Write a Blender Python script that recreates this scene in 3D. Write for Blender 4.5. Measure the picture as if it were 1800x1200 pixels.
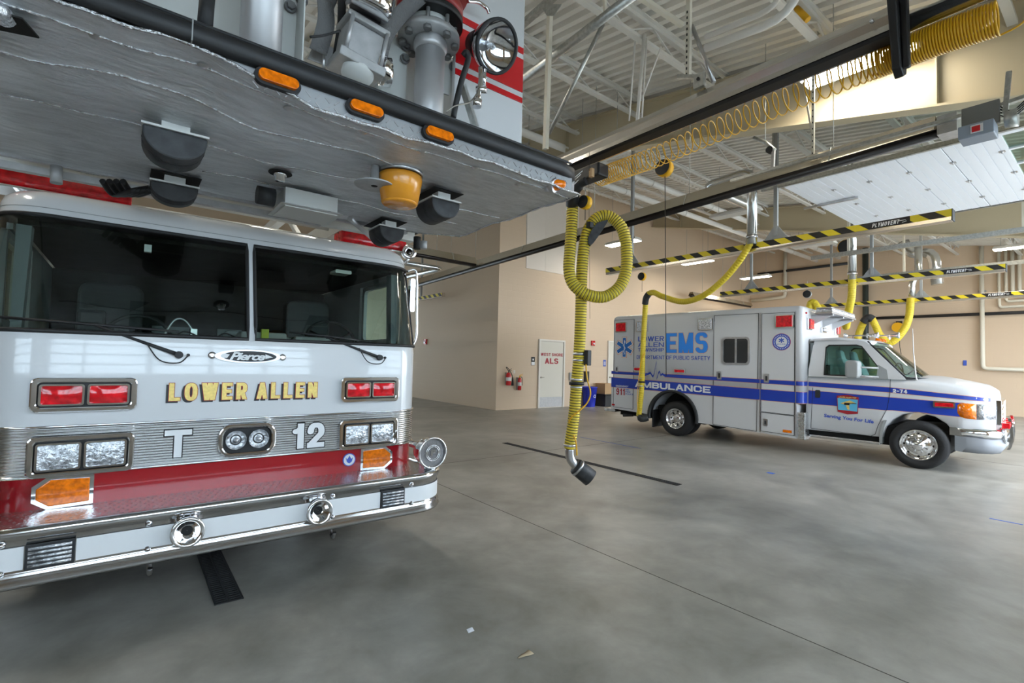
import bpy, bmesh, math, random
from mathutils import Vector, Matrix
random.seed(7)
PI = math.pi
S = bpy.context.scene
for o in list(bpy.data.objects): bpy.data.objects.remove(o)
COL = S.collection

# ------------------------------------------------------------------ camera
F, YAW, PIT, ROL, EYE = 864.0, math.radians(38.15), math.radians(2.25), math.radians(1.43), 1.55
FW = Vector((math.sin(YAW)*math.cos(PIT), math.cos(YAW)*math.cos(PIT), math.sin(PIT)))
RT = Vector((math.cos(YAW), -math.sin(YAW), 0)); UP = RT.cross(FW)
R2 = RT*math.cos(ROL)+UP*math.sin(ROL); U2 = -RT*math.sin(ROL)+UP*math.cos(ROL)
cam = bpy.data.cameras.new('camera'); camo = bpy.data.objects.new('camera', cam); COL.objects.link(camo)
camo.matrix_world = Matrix(((R2.x, U2.x, -FW.x, 0), (R2.y, U2.y, -FW.y, 0), (R2.z, U2.z, -FW.z, EYE), (0, 0, 0, 1)))
cam.sensor_width = 36; cam.lens = F/1800*36; cam.clip_start = 0.02; cam.clip_end = 300
S.camera = camo
def ray(x, y): return FW+R2*((x-900)/F)+U2*((600-y)/F)
def P(x, y, X=None, Y=None, Z=None, D=None):
    """point of the real plane X=, Y= or Z= that the camera sees at pixel x, y"""
    d = ray(x, y)
    if D is not None: t = D
    elif X is not None: t = X/d.x
    elif Y is not None: t = Y/d.y
    else: t = (Z-EYE)/d.z
    return Vector((0, 0, EYE))+d*t

# ------------------------------------------------------------------ world + exposure
W = bpy.data.worlds.new('world'); S.world = W; W.use_nodes = True
bg = W.node_tree.nodes['Background']; bg.inputs[0].default_value = (0.80, 0.90, 1.0, 1); bg.inputs[1].default_value = 8.5
S.view_settings.view_transform = 'Standard'; S.view_settings.look = 'None'; S.view_settings.gamma = 1
S.view_settings.use_curve_mapping = False; S.view_settings.exposure = 0.66
LAMP = 30.0      # emission of the lit fluorescent high bays

# ------------------------------------------------------------------ materials
def mat(name, col, rough=0.5, metal=0.0, noise=0, nscale=8, bump=0, bscale=60, coat=0, emit=0, spec=0.5, trans=0, stretch=None, ior=1.45):
    m = bpy.data.materials.new(name); m.use_nodes = True
    nt = m.node_tree; b = nt.nodes['Principled BSDF']
    c = (*col, 1)
    b.inputs['Base Color'].default_value = c; b.inputs['Roughness'].default_value = rough
    b.inputs['Metallic'].default_value = metal; b.inputs['Coat Weight'].default_value = coat
    b.inputs['Coat Roughness'].default_value = 0.05
    b.inputs['Specular IOR Level'].default_value = spec; b.inputs['Transmission Weight'].default_value = trans
    b.inputs['IOR'].default_value = ior
    if emit: b.inputs['Emission Color'].default_value = c; b.inputs['Emission Strength'].default_value = emit
    if noise or bump:
        tc = nt.nodes.new('ShaderNodeTexCoord'); mp = nt.nodes.new('ShaderNodeMapping')
        nt.links.new(tc.outputs['Object'], mp.inputs[0])
        if stretch: mp.inputs['Scale'].default_value = stretch
    if noise:
        n = nt.nodes.new('ShaderNodeTexNoise'); n.inputs['Scale'].default_value = nscale; n.inputs['Detail'].default_value = 6
        nt.links.new(mp.outputs[0], n.inputs['Vector'])
        r = nt.nodes.new('ShaderNodeValToRGB'); e = r.color_ramp.elements
        e[0].position = .3; e[1].position = .7
        e[0].color = (*[max(0, v*(1-noise)) for v in col], 1); e[1].color = (*[min(1, v*(1+noise)) for v in col], 1)
        nt.links.new(n.outputs[0], r.inputs[0]); nt.links.new(r.outputs[0], b.inputs['Base Color'])
    if bump:
        n2 = nt.nodes.new('ShaderNodeTexNoise'); n2.inputs['Scale'].default_value = bscale; n2.inputs['Detail'].default_value = 4
        nt.links.new(mp.outputs[0], n2.inputs['Vector'])
        bp = nt.nodes.new('ShaderNodeBump'); bp.inputs['Strength'].default_value = bump; bp.inputs['Distance'].default_value = .02
        nt.links.new(n2.outputs[0], bp.inputs['Height']); nt.links.new(bp.outputs[0], b.inputs['Normal'])
    return m
def glassm(name, tint, ior=1.5):
    m = bpy.data.materials.new(name); m.use_nodes = True; nt = m.node_tree; nt.nodes.clear()
    o = nt.nodes.new('ShaderNodeOutputMaterial'); t = nt.nodes.new('ShaderNodeBsdfTransparent'); g = nt.nodes.new('ShaderNodeBsdfGlossy')
    t.inputs[0].default_value = (*tint, 1); g.inputs['Roughness'].default_value = 0.01
    lw = nt.nodes.new('ShaderNodeLayerWeight'); lw.inputs['Blend'].default_value = .5; pw = nt.nodes.new('ShaderNodeMath'); pw.operation = 'POWER'; pw.inputs[1].default_value = 5
    nt.links.new(lw.outputs['Facing'], pw.inputs[0]); f = nt.nodes.new('ShaderNodeMath'); f.operation = 'MULTIPLY_ADD'; r0 = ((ior-1)/(ior+1))**2; f.inputs[1].default_value = 1-r0; f.inputs[2].default_value = r0*1.6
    nt.links.new(pw.outputs[0], f.inputs[0]); mx = nt.nodes.new('ShaderNodeMixShader')
    nt.links.new(f.outputs[0], mx.inputs[0]); nt.links.new(t.outputs[0], mx.inputs[1]); nt.links.new(g.outputs[0], mx.inputs[2]); nt.links.new(mx.outputs[0], o.inputs[0])
    return m
def wave_bump(m, scale, axis, strength, dist=0.01, shape='SIN', coord='Object'):
    nt = m.node_tree; b = nt.nodes['Principled BSDF']
    tc = nt.nodes.new('ShaderNodeTexCoord'); w = nt.nodes.new('ShaderNodeTexWave'); w.bands_direction = axis; w.wave_profile = shape
    w.inputs['Scale'].default_value = scale; bp = nt.nodes.new('ShaderNodeBump'); bp.inputs['Strength'].default_value = strength; bp.inputs['Distance'].default_value = dist
    nt.links.new(tc.outputs[coord], w.inputs['Vector']); nt.links.new(w.outputs[0], bp.inputs['Height']); nt.links.new(bp.outputs[0], b.inputs['Normal'])
    return m
M = {}
M['white'] = mat('white_paint', (.60, .61, .62), .22, coat=.8)
M['awhite'] = mat('ambulance_white_paint', (.58, .58, .59), .3, coat=.4)
M['red'] = mat('red_paint', (.33, .006, .012), .18, coat=.8)
M['dred'] = mat('dark_red_paint', (.26, .015, .015), .4)
M['chrome'] = mat('chrome', (.78, .78, .79), .07, 1)
M['steel'] = mat('brushed_steel', (.55, .55, .56), .28, 1, noise=.12, nscale=14)
M['galv'] = mat('galvanized_steel', (.46, .47, .45), .38, .85, noise=.18, nscale=30)
M['duct'] = mat('spiral_duct_metal', (.62, .64, .64), .2, .95)
M['alu'] = mat('extruded_aluminium', (.66, .62, .56), .24, .92, noise=.06, nscale=6, stretch=(1, .1, 1))
M['refl'] = mat('heater_reflector_aluminium', (.62, .56, .46), .25, .9)
M['black'] = mat('black_rubber', (.012, .012, .013), .5)
M['pad'] = mat('scuffed_black_rubber', (.028, .029, .031), .55, noise=.5, nscale=18)
M['tyre'] = mat('tyre_rubber', (.016, .016, .017), .75, bump=.2, bscale=50)
M['dark'] = mat('dark_trim', (.02, .021, .023), .6)
M['void'] = mat('dark_underbody_hole_shade', (.012, .012, .012), .9)  # real underbody colour; also painted as shade inside holes, slots and openings
M['interior'] = mat('dark_cab_interior', (.022, .024, .023), .75, noise=.3, nscale=6)
M['seat'] = mat('grey_vinyl_seat', (.16, .18, .19), .65)
M['grey'] = mat('grey_painted_metal', (.30, .31, .31), .45)
M['lgrey'] = mat('light_grey_casting', (.42, .42, .42), .5, .3, noise=.1, nscale=20)
M['pipe'] = mat('satin_aluminium_pipe', (.52, .52, .53), .42, .6, noise=.06, nscale=5)
M['dpipe'] = mat('dark_grey_casting', (.2, .2, .2), .5, .4)
M['strap'] = mat('grey_webbing_strap', (.16, .16, .16), .8, bump=.4, bscale=90)
M['wpaint'] = mat('white_painted_panel', (.58, .59, .57), .5, noise=.06, nscale=3)
M['foil'] = mat('silver_heat_shield_fabric', (.60, .61, .625), .44, .6, noise=.14, nscale=7, bump=.8, bscale=14, stretch=(.8, 3.2, 1))
M['foiltape'] = mat('wrinkled_foil_seam', (.62, .63, .64), .22, .95, bump=.9, bscale=70)
M['tread'] = mat('tread_plate', (.36, .37, .38), .38, .7)
M['diamond'] = mat('diamond_plate', (.66, .67, .68), .2, .95, bump=.25, bscale=60)
M['orange'] = mat('amber_lens', (.85, .17, .0), .15, coat=.6, noise=.35, nscale=45)
M['amber'] = mat('amber_beacon_lens', (.75, .30, .02), .25, coat=.5)
M['redl'] = mat('red_lens', (.62, .004, .012), .12, coat=.8, noise=.45, nscale=22)
M['clear'] = mat('clear_faceted_lens', (.55, .57, .60), .14, .7, noise=.55, nscale=34, bump=.6, bscale=45)
M['gold'] = mat('gold_leaf_lettering', (.78, .58, .18), .4, .2, noise=.12, nscale=70)
M['lblack'] = mat('black_lettering', (.012, .012, .014), .4)
M['lwhite'] = mat('white_lettering', (.70, .71, .72), .4)
M['blue'] = mat('royal_blue_stripe', (.012, .045, .36), .3, coat=.3)
M['lblue'] = mat('light_blue_lettering', (.03, .25, .80), .4)
M['mblue'] = mat('mid_blue_lettering', (.05, .10, .45), .4)
M['sblue'] = mat('star_blue', (.01, .12, .42), .4)
M['edge'] = mat('orange_outline', (.62, .28, .16), .5)
M['lred'] = mat('dark_red_lettering', (.32, .01, .02), .5)
M['yellow'] = mat('yellow_hose', (.62, .47, .03), .45)
M['coil'] = mat('yellow_air_coil', (.70, .37, .008), .4)
M['yp'] = mat('yellow_plastic', (.80, .42, .01), .4)
M['glass'] = glassm('tinted_windshield', (.62, .70, .65))
M['aglass'] = glassm('green_tinted_glass', (.60, .74, .68))
M['sglass'] = glassm('clear_side_glass', (.86, .96, .94), 1.12)
M['dglass'] = glassm('dark_glass', (.05, .055, .055))
M['door'] = mat('beige_door_paint', (.62, .59, .51), .5)
M['frame'] = mat('light_frame_paint', (.66, .63, .58), .5)
M['wall'] = mat('block_wall_paint', (.60, .47, .34), .65)
M['gyp'] = mat('upper_wall_panel', (.70, .64, .57), .7)
M['deck'] = mat('roof_deck_paint', (.74, .71, .65), .6)
M['beam'] = mat('steel_beam_paint', (.52, .45, .31), .5)
M['joist'] = mat('white_joist_paint', (.66, .65, .61), .5)
M['pvc'] = mat('white_pipe_cover', (.78, .77, .74), .45)
M['cpipe'] = mat('cream_pipe_paint', (.66, .62, .52), .5)
M['bpipe'] = mat('black_iron_pipe', (.018, .018, .02), .45)
M['panel'] = mat('white_door_panel', (.80, .83, .88), .4)
M['lampon'] = mat('lit_lamp_lens', (1, .93, .80), .5, emit=LAMP)
M['lampoff'] = mat('unlit_lamp_lens', (.60, .59, .56), .5)
M['lampbody'] = mat('lamp_housing_white', (.74, .73, .70), .5)
M['bin'] = mat('blue_plastic', (.015, .03, .42), .4)
M['card'] = mat('cardboard', (.42, .27, .14), .8)
M['tape'] = mat('blue_floor_tape', (.05, .14, .55), .6)
M['fred'] = mat('extinguisher_red', (.55, .01, .015), .25, coat=.5)
M['paper'] = mat('paper_scrap', (.70, .72, .78), .8)
M['leaf'] = mat('dry_leaf', (.45, .36, .24), .8)
M['boxgrey'] = mat('operator_box_grey', (.17, .17, .16), .45)
M['boxblue'] = mat('operator_cover_blue_grey', (.26, .30, .36), .4)
M['bronze'] = mat('dull_nickel', (.35, .33, .28), .35, .9)

# diagonal black and yellow hazard stripes, in object space (runs along y)
def hazard():
    m = bpy.data.materials.new('hazard_stripe'); m.use_nodes = True; nt = m.node_tree; b = nt.nodes['Principled BSDF']
    tc = nt.nodes.new('ShaderNodeTexCoord'); sp = nt.nodes.new('ShaderNodeSeparateXYZ'); nt.links.new(tc.outputs['Object'], sp.inputs[0])
    a = nt.nodes.new('ShaderNodeMath'); a.operation = 'MULTIPLY'; a.inputs[1].default_value = 1.3; nt.links.new(sp.outputs['Z'], a.inputs[0])
    s = nt.nodes.new('ShaderNodeMath'); s.operation = 'SUBTRACT'; nt.links.new(a.outputs[0], s.inputs[0]); nt.links.new(sp.outputs['Y'], s.inputs[1])
    k = nt.nodes.new('ShaderNodeMath'); k.operation = 'MULTIPLY'; k.inputs[1].default_value = 1/.36; nt.links.new(s.outputs[0], k.inputs[0])
    f = nt.nodes.new('ShaderNodeMath'); f.operation = 'FRACT'; nt.links.new(k.outputs[0], f.inputs[0])
    g = nt.nodes.new('ShaderNodeMath'); g.operation = 'GREATER_THAN'; g.inputs[1].default_value = .5; nt.links.new(f.outputs[0], g.inputs[0])
    mx = nt.nodes.new('ShaderNodeMix'); mx.data_type = 'RGBA'; mx.inputs[6].default_value = (.014, .013, .012, 1); mx.inputs[7].default_value = (.66, .52, .02, 1)
    nt.links.new(g.outputs[0], mx.inputs[0]); nt.links.new(mx.outputs[2], b.inputs['Base Color']); b.inputs['Roughness'].default_value = .5
    return m
M['hazard'] = hazard()
# polished concrete
def concrete():
    m = bpy.data.materials.new('polished_concrete'); m.use_nodes = True; nt = m.node_tree; b = nt.nodes['Principled BSDF']
    tc = nt.nodes.new('ShaderNodeTexCoord')
    def nz(sc, det, dist=0.0):
        n = nt.nodes.new('ShaderNodeTexNoise'); n.inputs['Scale'].default_value = sc; n.inputs['Detail'].default_value = det; n.inputs['Distortion'].default_value = dist
        n.inputs['Roughness'].default_value = .62; nt.links.new(tc.outputs['Object'], n.inputs['Vector']); return n
    a = nz(.55, 8, .6); c = nz(2.6, 9, .3)
    mx = nt.nodes.new('ShaderNodeMix'); mx.inputs[0].default_value = .45
    nt.links.new(a.outputs[0], mx.inputs[2]); nt.links.new(c.outputs[0], mx.inputs[3])
    r = nt.nodes.new('ShaderNodeValToRGB'); e = r.color_ramp.elements
    e[0].position = .36; e[0].color = (.16, .152, .132, 1); e[1].position = .63; e[1].color = (.37, .355, .32, 1)
    x = e.new(.5); x.color = (.265, .253, .225, 1)
    nt.links.new(mx.outputs[0], r.inputs[0]); nt.links.new(r.outputs[0], b.inputs['Base Color'])
    rr = nt.nodes.new('ShaderNodeMapRange'); rr.inputs['To Min'].default_value = .24; rr.inputs['To Max'].default_value = .5
    nt.links.new(c.outputs[0], rr.inputs[0]); nt.links.new(rr.outputs[0], b.inputs['Roughness'])
    b.inputs['Specular IOR Level'].default_value = .5
    return m
M['floor'] = concrete()
# painted block wall with running-bond joints
def blocks(base, name):
    m = base; nt = m.node_tree; b = nt.nodes['Principled BSDF']
    tc = nt.nodes.new('ShaderNodeTexCoord'); mp = nt.nodes.new('ShaderNodeMapping')
    nt.links.new(tc.outputs['Object'], mp.inputs[0])
    sp = nt.nodes.new('ShaderNodeSeparateXYZ'); nt.links.new(mp.outputs[0], sp.inputs[0])
    ad = nt.nodes.new('ShaderNodeMath'); nt.links.new(sp.outputs[0], ad.inputs[0]); nt.links.new(sp.outputs[1], ad.inputs[1])
    cb = nt.nodes.new('ShaderNodeCombineXYZ'); nt.links.new(ad.outputs[0], cb.inputs[0]); nt.links.new(sp.outputs[2], cb.inputs[1])
    br = nt.nodes.new('ShaderNodeTexBrick'); br.inputs['Scale'].default_value = 1; br.inputs['Brick Width'].default_value = .4; br.inputs['Row Height'].default_value = .2
    br.inputs['Mortar Size'].default_value = .006; br.inputs['Mortar Smooth'].default_value = .6
    nt.links.new(cb.outputs[0], br.inputs['Vector'])
    bp = nt.nodes.new('ShaderNodeBump'); bp.inputs['Strength'].default_value = .35; bp.inputs['Distance'].default_value = .006; bp.invert = True
    nt.links.new(br.outputs['Fac'], bp.inputs['Height']); nt.links.new(bp.outputs[0], b.inputs['Normal'])
blocks(M['wall'], 'w')

# ------------------------------------------------------------------ geometry helpers
class MB:
    def __init__(s): s.v = []; s.f = []; s.m = []; s.k = []; s.mi = 0; s.sm = False
    def add(s, vs, fs, smooth=None, mi=None):
        o = len(s.v); s.v += [Vector(p) for p in vs]
        for f in fs:
            s.f.append([o+i for i in f]); s.m.append(s.mi if mi is None else mi); s.k.append(s.sm if smooth is None else smooth)
        return s
    def box(s, x0, y0, z0, x1, y1, z1, mi=None):
        x0, x1 = sorted((x0, x1)); y0, y1 = sorted((y0, y1)); z0, z1 = sorted((z0, z1))
        v = [(x0, y0, z0), (x1, y0, z0), (x1, y1, z0), (x0, y1, z0), (x0, y0, z1), (x1, y0, z1), (x1, y1, z1), (x0, y1, z1)]
        return s.add(v, [(0, 3, 2, 1), (4, 5, 6, 7), (0, 1, 5, 4), (1, 2, 6, 5), (2, 3, 7, 6), (3, 0, 4, 7)], False, mi)
    def prism(s, poly, ax, a, b, mi=None, smooth=False):
        n = len(poly)
        def pt(p, t): return {'x': (t, p[0], p[1]), 'y': (p[0], t, p[1]), 'z': (p[0], p[1], t)}[ax]
        v = [pt(p, a) for p in poly]+[pt(p, b) for p in poly]
        o = len(s.v); s.add(v, [tuple(range(n)), tuple(range(2*n-1, n-1, -1))], False, mi)
        for i in range(n):
            j = (i+1) % n; s.f.append([o+i, o+n+i, o+n+j, o+j]); s.m.append(s.mi if mi is None else mi); s.k.append(smooth)
        return s
    def loft(s, rings, caps=True, smooth=True, closed=True, mi=None):
        n = len(rings[0]); v = [p for r in rings for p in r]; f = []
        for i in range(len(rings)-1):
            for j in range(n if closed else n-1):
                k = (j+1) % n; f.append((i*n+j, i*n+k, (i+1)*n+k, (i+1)*n+j))
        o = len(s.v); s.add(v, f, smooth, mi)
        if caps and closed:
            s.f.append([o+i for i in range(n)][::-1]); s.m.append(s.mi if mi is None else mi); s.k.append(False)
            e = o+(len(rings)-1)*n; s.f.append([e+i for i in range(n)]); s.m.append(s.mi if mi is None else mi); s.k.append(False)
        return s
    def tube(s, path, r, n=10, caps=True, mi=None, closed=False):
        path = [Vector(p) for p in path]; N = len(path); rs = r if isinstance(r, (list, tuple)) else [r]*N
        rings = []; u = None
        for i, p in enumerate(path):
            if closed: t = (path[(i+1) % N]-path[i-1])
            else: t = path[min(i+1, N-1)]-path[max(i-1, 0)]
            t.normalize()
            if u is None: u = t.orthogonal().normalized()
            u = (u-t*u.dot(t)); u = u.normalized() if u.length > 1e-6 else t.orthogonal().normalized()
            w = t.cross(u)
            rings.append([p+(u*math.cos(2*PI*k/n)+w*math.sin(2*PI*k/n))*rs[i] for k in range(n)])
        if closed: rings.append(rings[0])
        return s.loft(rings, caps and not closed, True, True, mi)
    def cyl(s, a, b, r, r2=None, n=16, mi=None): return s.tube([a, b], [r, r if r2 is None else r2], n, True, mi)
    def lathe(s, prof, o, ax, n=24, caps=True, mi=None):
        if prof[-1][0] < .0025: caps = False
        elif len(prof) >= 4 and math.dist(prof[0], prof[-1]) < .4*prof[0][0]: prof = list(prof)+[prof[0]]; caps = False
        o = Vector(o); ax = Vector(ax).normalized(); u = ax.orthogonal().normalized(); w = ax.cross(u)
        return s.loft([[o+ax*h+(u*math.cos(2*PI*k/n)+w*math.sin(2*PI*k/n))*max(r, 1e-4) for k in range(n)] for r, h in prof], caps, True, True, mi)
    def bar(s, a, b, w, h, up=(0, 0, 1), mi=None):
        a, b = Vector(a), Vector(b); t = (b-a).normalized(); up = Vector(up)
        if abs(t.dot(up)) > .98: up = Vector((0, 1, 0))
        x = t.cross(up).normalized(); z = x.cross(t)
        q = [(-w/2, -h/2), (w/2, -h/2), (w/2, h/2), (-w/2, h/2)]
        return s.loft([[p+x*c[0]+z*c[1] for c in q] for p in (a, b)], True, False, True, mi)
    def ringplate(s, outer, inner, ax, a, b, mi=None):
        """plate between two same-length outlines"""
        n = len(outer)
        def pt(p, t): return {'x': (t, p[0], p[1]), 'y': (p[0], t, p[1]), 'z': (p[0], p[1], t)}[ax]
        v = [pt(p, a) for p in outer]+[pt(p, a) for p in inner]+[pt(p, b) for p in outer]+[pt(p, b) for p in inner]
        f = []
        for i in range(n):
            j = (i+1) % n
            f += [(i, j, n+j, n+i), (2*n+j, 2*n+i, 3*n+i, 3*n+j), (i, 2*n+i, 2*n+j, j), (n+j, 3*n+j, 3*n+i, n+i)]
        return s.add(v, f, False, mi)
    def build(s, name, mats, T=None, parent=None, bevel=0, seg=2, local=True):
        me = bpy.data.meshes.new(name)
        vs = s.v
        if T is not None and not local: vs = [T @ v for v in s.v]
        me.from_pydata([tuple(v) for v in vs], [], s.f)
        if not isinstance(mats, (list, tuple)): mats = [mats]
        for m in mats: me.materials.append(M[m] if isinstance(m, str) else m)
        for p, mi, sm in zip(me.polygons, s.m, s.k): p.material_index = mi; p.use_smooth = sm
        bm = bmesh.new(); bm.from_mesh(me); bmesh.ops.recalc_face_normals(bm, faces=bm.faces); bm.to_mesh(me); bm.free()
        o = bpy.data.objects.new(name, me); COL.objects.link(o)
        if parent is not None: o.parent = parent
        if bevel:
            md = o.modifiers.new('bevel', 'BEVEL'); md.width = bevel; md.segments = seg; md.limit_method = 'ANGLE'; md.angle_limit = math.radians(40)
        return o
def rrect(x0, y0, x1, y1, r, n=5):
    r = max(1e-4, min(r, abs(x1-x0)/2-1e-4, abs(y1-y0)/2-1e-4)); pts = []
    for cx, cy, a in ((x1-r, y1-r, 0), (x0+r, y1-r, 90), (x0+r, y0+r, 180), (x1-r, y0+r, 270)):
        for i in range(n+1):
            t = math.radians(a+90*i/n); pts.append((cx+r*math.cos(t), cy+r*math.sin(t)))
    return pts
def circ(cx, cy, r, n=28, ry=None): return [(cx+r*math.cos(2*PI*i/n), cy+(ry or r)*math.sin(2*PI*i/n)) for i in range(n)]
def smooth_path(pts, k=6):
    pts = [Vector(p) for p in pts]; out = []
    for i in range(len(pts)-1):
        p0 = pts[max(i-1, 0)]; p1 = pts[i]; p2 = pts[i+1]; p3 = pts[min(i+2, len(pts)-1)]
        for j in range(k):
            t = j/k; out.append(.5*((2*p1)+(p2-p0)*t+(2*p0-5*p1+4*p2-p3)*t*t+(3*p1-p0-3*p2+p3)*t**3))
    out.append(pts[-1]); return out
class Thing:
    """an Empty at the base of a thing; parts are given in world coordinates (w) or the thing's own (l)"""
    def __init__(s, name, label, cat, loc, rz=0, group=None):
        o = bpy.data.objects.new(name, None); COL.objects.link(o); o.location = loc; o.rotation_euler = (0, 0, rz)
        o.empty_display_size = .2
        o['label'] = label; o['category'] = cat
        if group: o['group'] = group
        s.o = o; s.T = (Matrix.Translation(Vector(loc)) @ Matrix.Rotation(rz, 4, 'Z')).inverted()
    def w(s, name, mb, mats, parent=None, **k): return mb.build(name, mats, s.T, parent or s.o, local=False, **k)
    def l(s, name, mb, mats, parent=None, **k): return mb.build(name, mats, None, parent or s.o, local=True, **k)
def solo(name, mb, mats, label, cat, group=None, **k):
    c = sum(mb.v, Vector())/len(mb.v); z = min(v.z for v in mb.v); c.z = z
    mb.v = [v-c for v in mb.v]
    o = mb.build(name, mats, **k); o.location = c; o['label'] = label; o['category'] = cat
    if group: o['group'] = group
    return o
def struct(name, mb, mats, **k):
    o = mb.build(name, mats, **k); o['kind'] = 'structure'; return o
def copy_tree(o, parent=None):
    c = o.copy(); COL.objects.link(c)
    if parent is not None: c.parent = parent
    for ch in list(o.children): copy_tree(ch, c)
    return c
def text_mb(txt, x0, x1, z0, z1, y, bold=0.0, shear=0.0, depth=.002, slope=0.0, spacing=1.0, mi=0, mb=None, grow=0.0, flat=True):
    """lettering on a plane facing -y, its ink box fitted to x0..x1, z0..z1"""
    cu = bpy.data.curves.new('t', 'FONT'); cu.body = txt; cu.offset = bold; cu.shear = shear; cu.space_character = spacing
    cu.resolution_u = 4
    ob = bpy.data.objects.new('t', cu); COL.objects.link(ob)
    me = bpy.data.meshes.new_from_object(ob.evaluated_get(bpy.context.evaluated_depsgraph_get()))
    bpy.data.objects.remove(ob); bpy.data.curves.remove(cu)
    mb = mb or MB()
    if not me.vertices: return mb
    xs = [v.co.x for v in me.vertices]; ys = [v.co.y for v in me.vertices]
    sx = (x1-x0)/(max(xs)-min(xs)); sz = (z1-z0)/(max(ys)-min(ys)); mx = min(xs); my = min(ys)
    vs = []
    for v in me.vertices:
        X = x0+(v.co.x-mx)*sx; vs.append((X, y, z0+(v.co.y-my)*sz+slope*(X-x0)))
    mb.add(vs, [tuple(p.vertices) for p in me.polygons], False, mi)
    bpy.data.meshes.remove(me); return mb

# heavy block lettering: pen strokes merged into one flat outline
from mathutils.geometry import delaunay_2d_cdt
def _a(cx, cy, rx, ry, a0, a1, n=6): return [(cx+rx*math.cos(math.radians(a0+(a1-a0)*i/n)), cy+ry*math.sin(math.radians(a0+(a1-a0)*i/n))) for i in range(n+1)]
def _d(a, b): return ['D', a, b]
GL = {
 'A': (1, [_d((0, 0), (.5, 1)), _d((1, 0), (.5, 1)), [(.25, .28), (.75, .28)]]), 'B': (.95, [[(0, 0), (0, 1), (.6, 1)]+_a(.7, .77, .3, .23, 90, -90)+[(0, .54)], [(.65, .54)]+_a(.7, .27, .3, .27, 90, -90)+[(0, 0)]]),
 'C': (1, [_a(.7, .7, .3, .3, 0, 90)+_a(.3, .7, .3, .3, 90, 180)+_a(.3, .3, .3, .3, 180, 270)+_a(.7, .3, .3, .3, 270, 360)]), 'D': (1, [[(0, 0), (0, 1)]+_a(.6, .6, .4, .4, 90, 0)+_a(.6, .4, .4, .4, 0, -90)+[(0, 0)]]),
 'E': (.85, [[(1, 1), (0, 1), (0, 0), (1, 0)], [(0, .5), (.85, .5)]]), 'F': (.82, [[(1, 1), (0, 1), (0, 0)], [(0, .5), (.85, .5)]]), 'G': (1, [_a(.7, .7, .3, .3, 10, 90)+_a(.3, .7, .3, .3, 90, 180)+_a(.3, .3, .3, .3, 180, 270)+_a(.7, .3, .3, .3, 270, 360)+[(1, .45), (.55, .45)]]),
 'H': (.95, [[(0, 0), (0, 1)], [(1, 0), (1, 1)], [(0, .5), (1, .5)]]), 'I': (.0, [[(0, 0), (0, 1)]]), 'L': (.8, [[(0, 1), (0, 0), (1, 0)]]), 'M': (1.25, [[(0, 0), (0, 1)], [(1, 0), (1, 1)], _d((0, 1), (.5, 0)), _d((1, 1), (.5, 0))]),
 'N': (1, [[(0, 0), (0, 1)], [(1, 0), (1, 1)], _d((0, 1), (1, 0))]), 'O': (1.05, [_a(.6, .6, .4, .4, 0, 90)+_a(.4, .6, .4, .4, 90, 180)+_a(.4, .4, .4, .4, 180, 270)+_a(.6, .4, .4, .4, 270, 360)+[(1, .6)]]),
 'P': (.9, [[(0, 0), (0, 1), (.6, 1)]+_a(.72, .72, .28, .28, 90, -90)+[(0, .44)]]), 'R': (.95, [[(0, 0), (0, 1), (.6, 1)]+_a(.7, .73, .3, .27, 90, -90)+[(0, .46)], _d((.45, .46), (1, 0))]),
 'S': (.95, [_a(.68, .74, .32, .26, 32, 90)+_a(.30, .76, .30, .24, 90, 270)+_a(.70, .26, .30, .26, 90, -90)+_a(.32, .26, .32, .26, 270, 212)]), 'T': (.95, [[(0, 1), (1, 1)], [(.5, 1), (.5, 0)]]),
 'U': (1, [[(0, 1)]+_a(.35, .35, .35, .35, 180, 270)+_a(.65, .35, .35, .35, 270, 360)+[(1, 1)]]), 'V': (1, [_d((0, 1), (.5, 0)), _d((1, 1), (.5, 0))]), 'W': (1.6, [_d((0, 1), (.26, 0)), _d((.5, 1), (.26, 0)), _d((.5, 1), (.74, 0)), _d((1, 1), (.74, 0))]),
 'Y': (1, [_d((0, 1), (.5, .4)), _d((1, 1), (.5, .4)), [(.5, .45), (.5, 0)]]), '1': (.42, [[(0, .74), (.5, .76)], [(.5, .76), (1, .9)], [(1, 1), (1, 0)]]), '2': (.95, [_a(.36, .68, .36, .32, 180, 90)+_a(.64, .70, .36, .30, 90, -30)+[(.6, .36), (.1, .08)], [(0, 0), (1, 0)]]),
 '4': (1, [[(.75, 0), (.75, 1)], _d((.7, 1), (0, .3)), [(0, .3), (1, .3)]]), '7': (.9, [[(0, 1), (1, 1)], _d((1, 1), (.35, 0))]), '9': (.9, [_a(.32, .3, .32, .3, 200, 270)+_a(.62, .38, .38, .38, 270, 360)+[(1, .7)]+_a(.68, .7, .32, .3, 0, 90)+_a(.32, .72, .32, .28, 90, 270)+[(1, .44)]]), '-': (.5, [[(0, .45), (1, .45)]]), ' ': (.35, [])}
def _hull(p):
    p = sorted(set((round(a, 7), round(b, 7)) for a, b in p)); lo = []; up = []
    cr = lambda o, a, b: (a[0]-o[0])*(b[1]-o[1])-(a[1]-o[1])*(b[0]-o[0])
    for q in p:
        while len(lo) > 1 and cr(lo[-2], lo[-1], q) <= 1e-12: lo.pop()
        lo.append(q)
    for q in reversed(p):
        while len(up) > 1 and cr(up[-2], up[-1], q) <= 1e-12: up.pop()
        up.append(q)
    return lo[:-1]+up[:-1]
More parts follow.
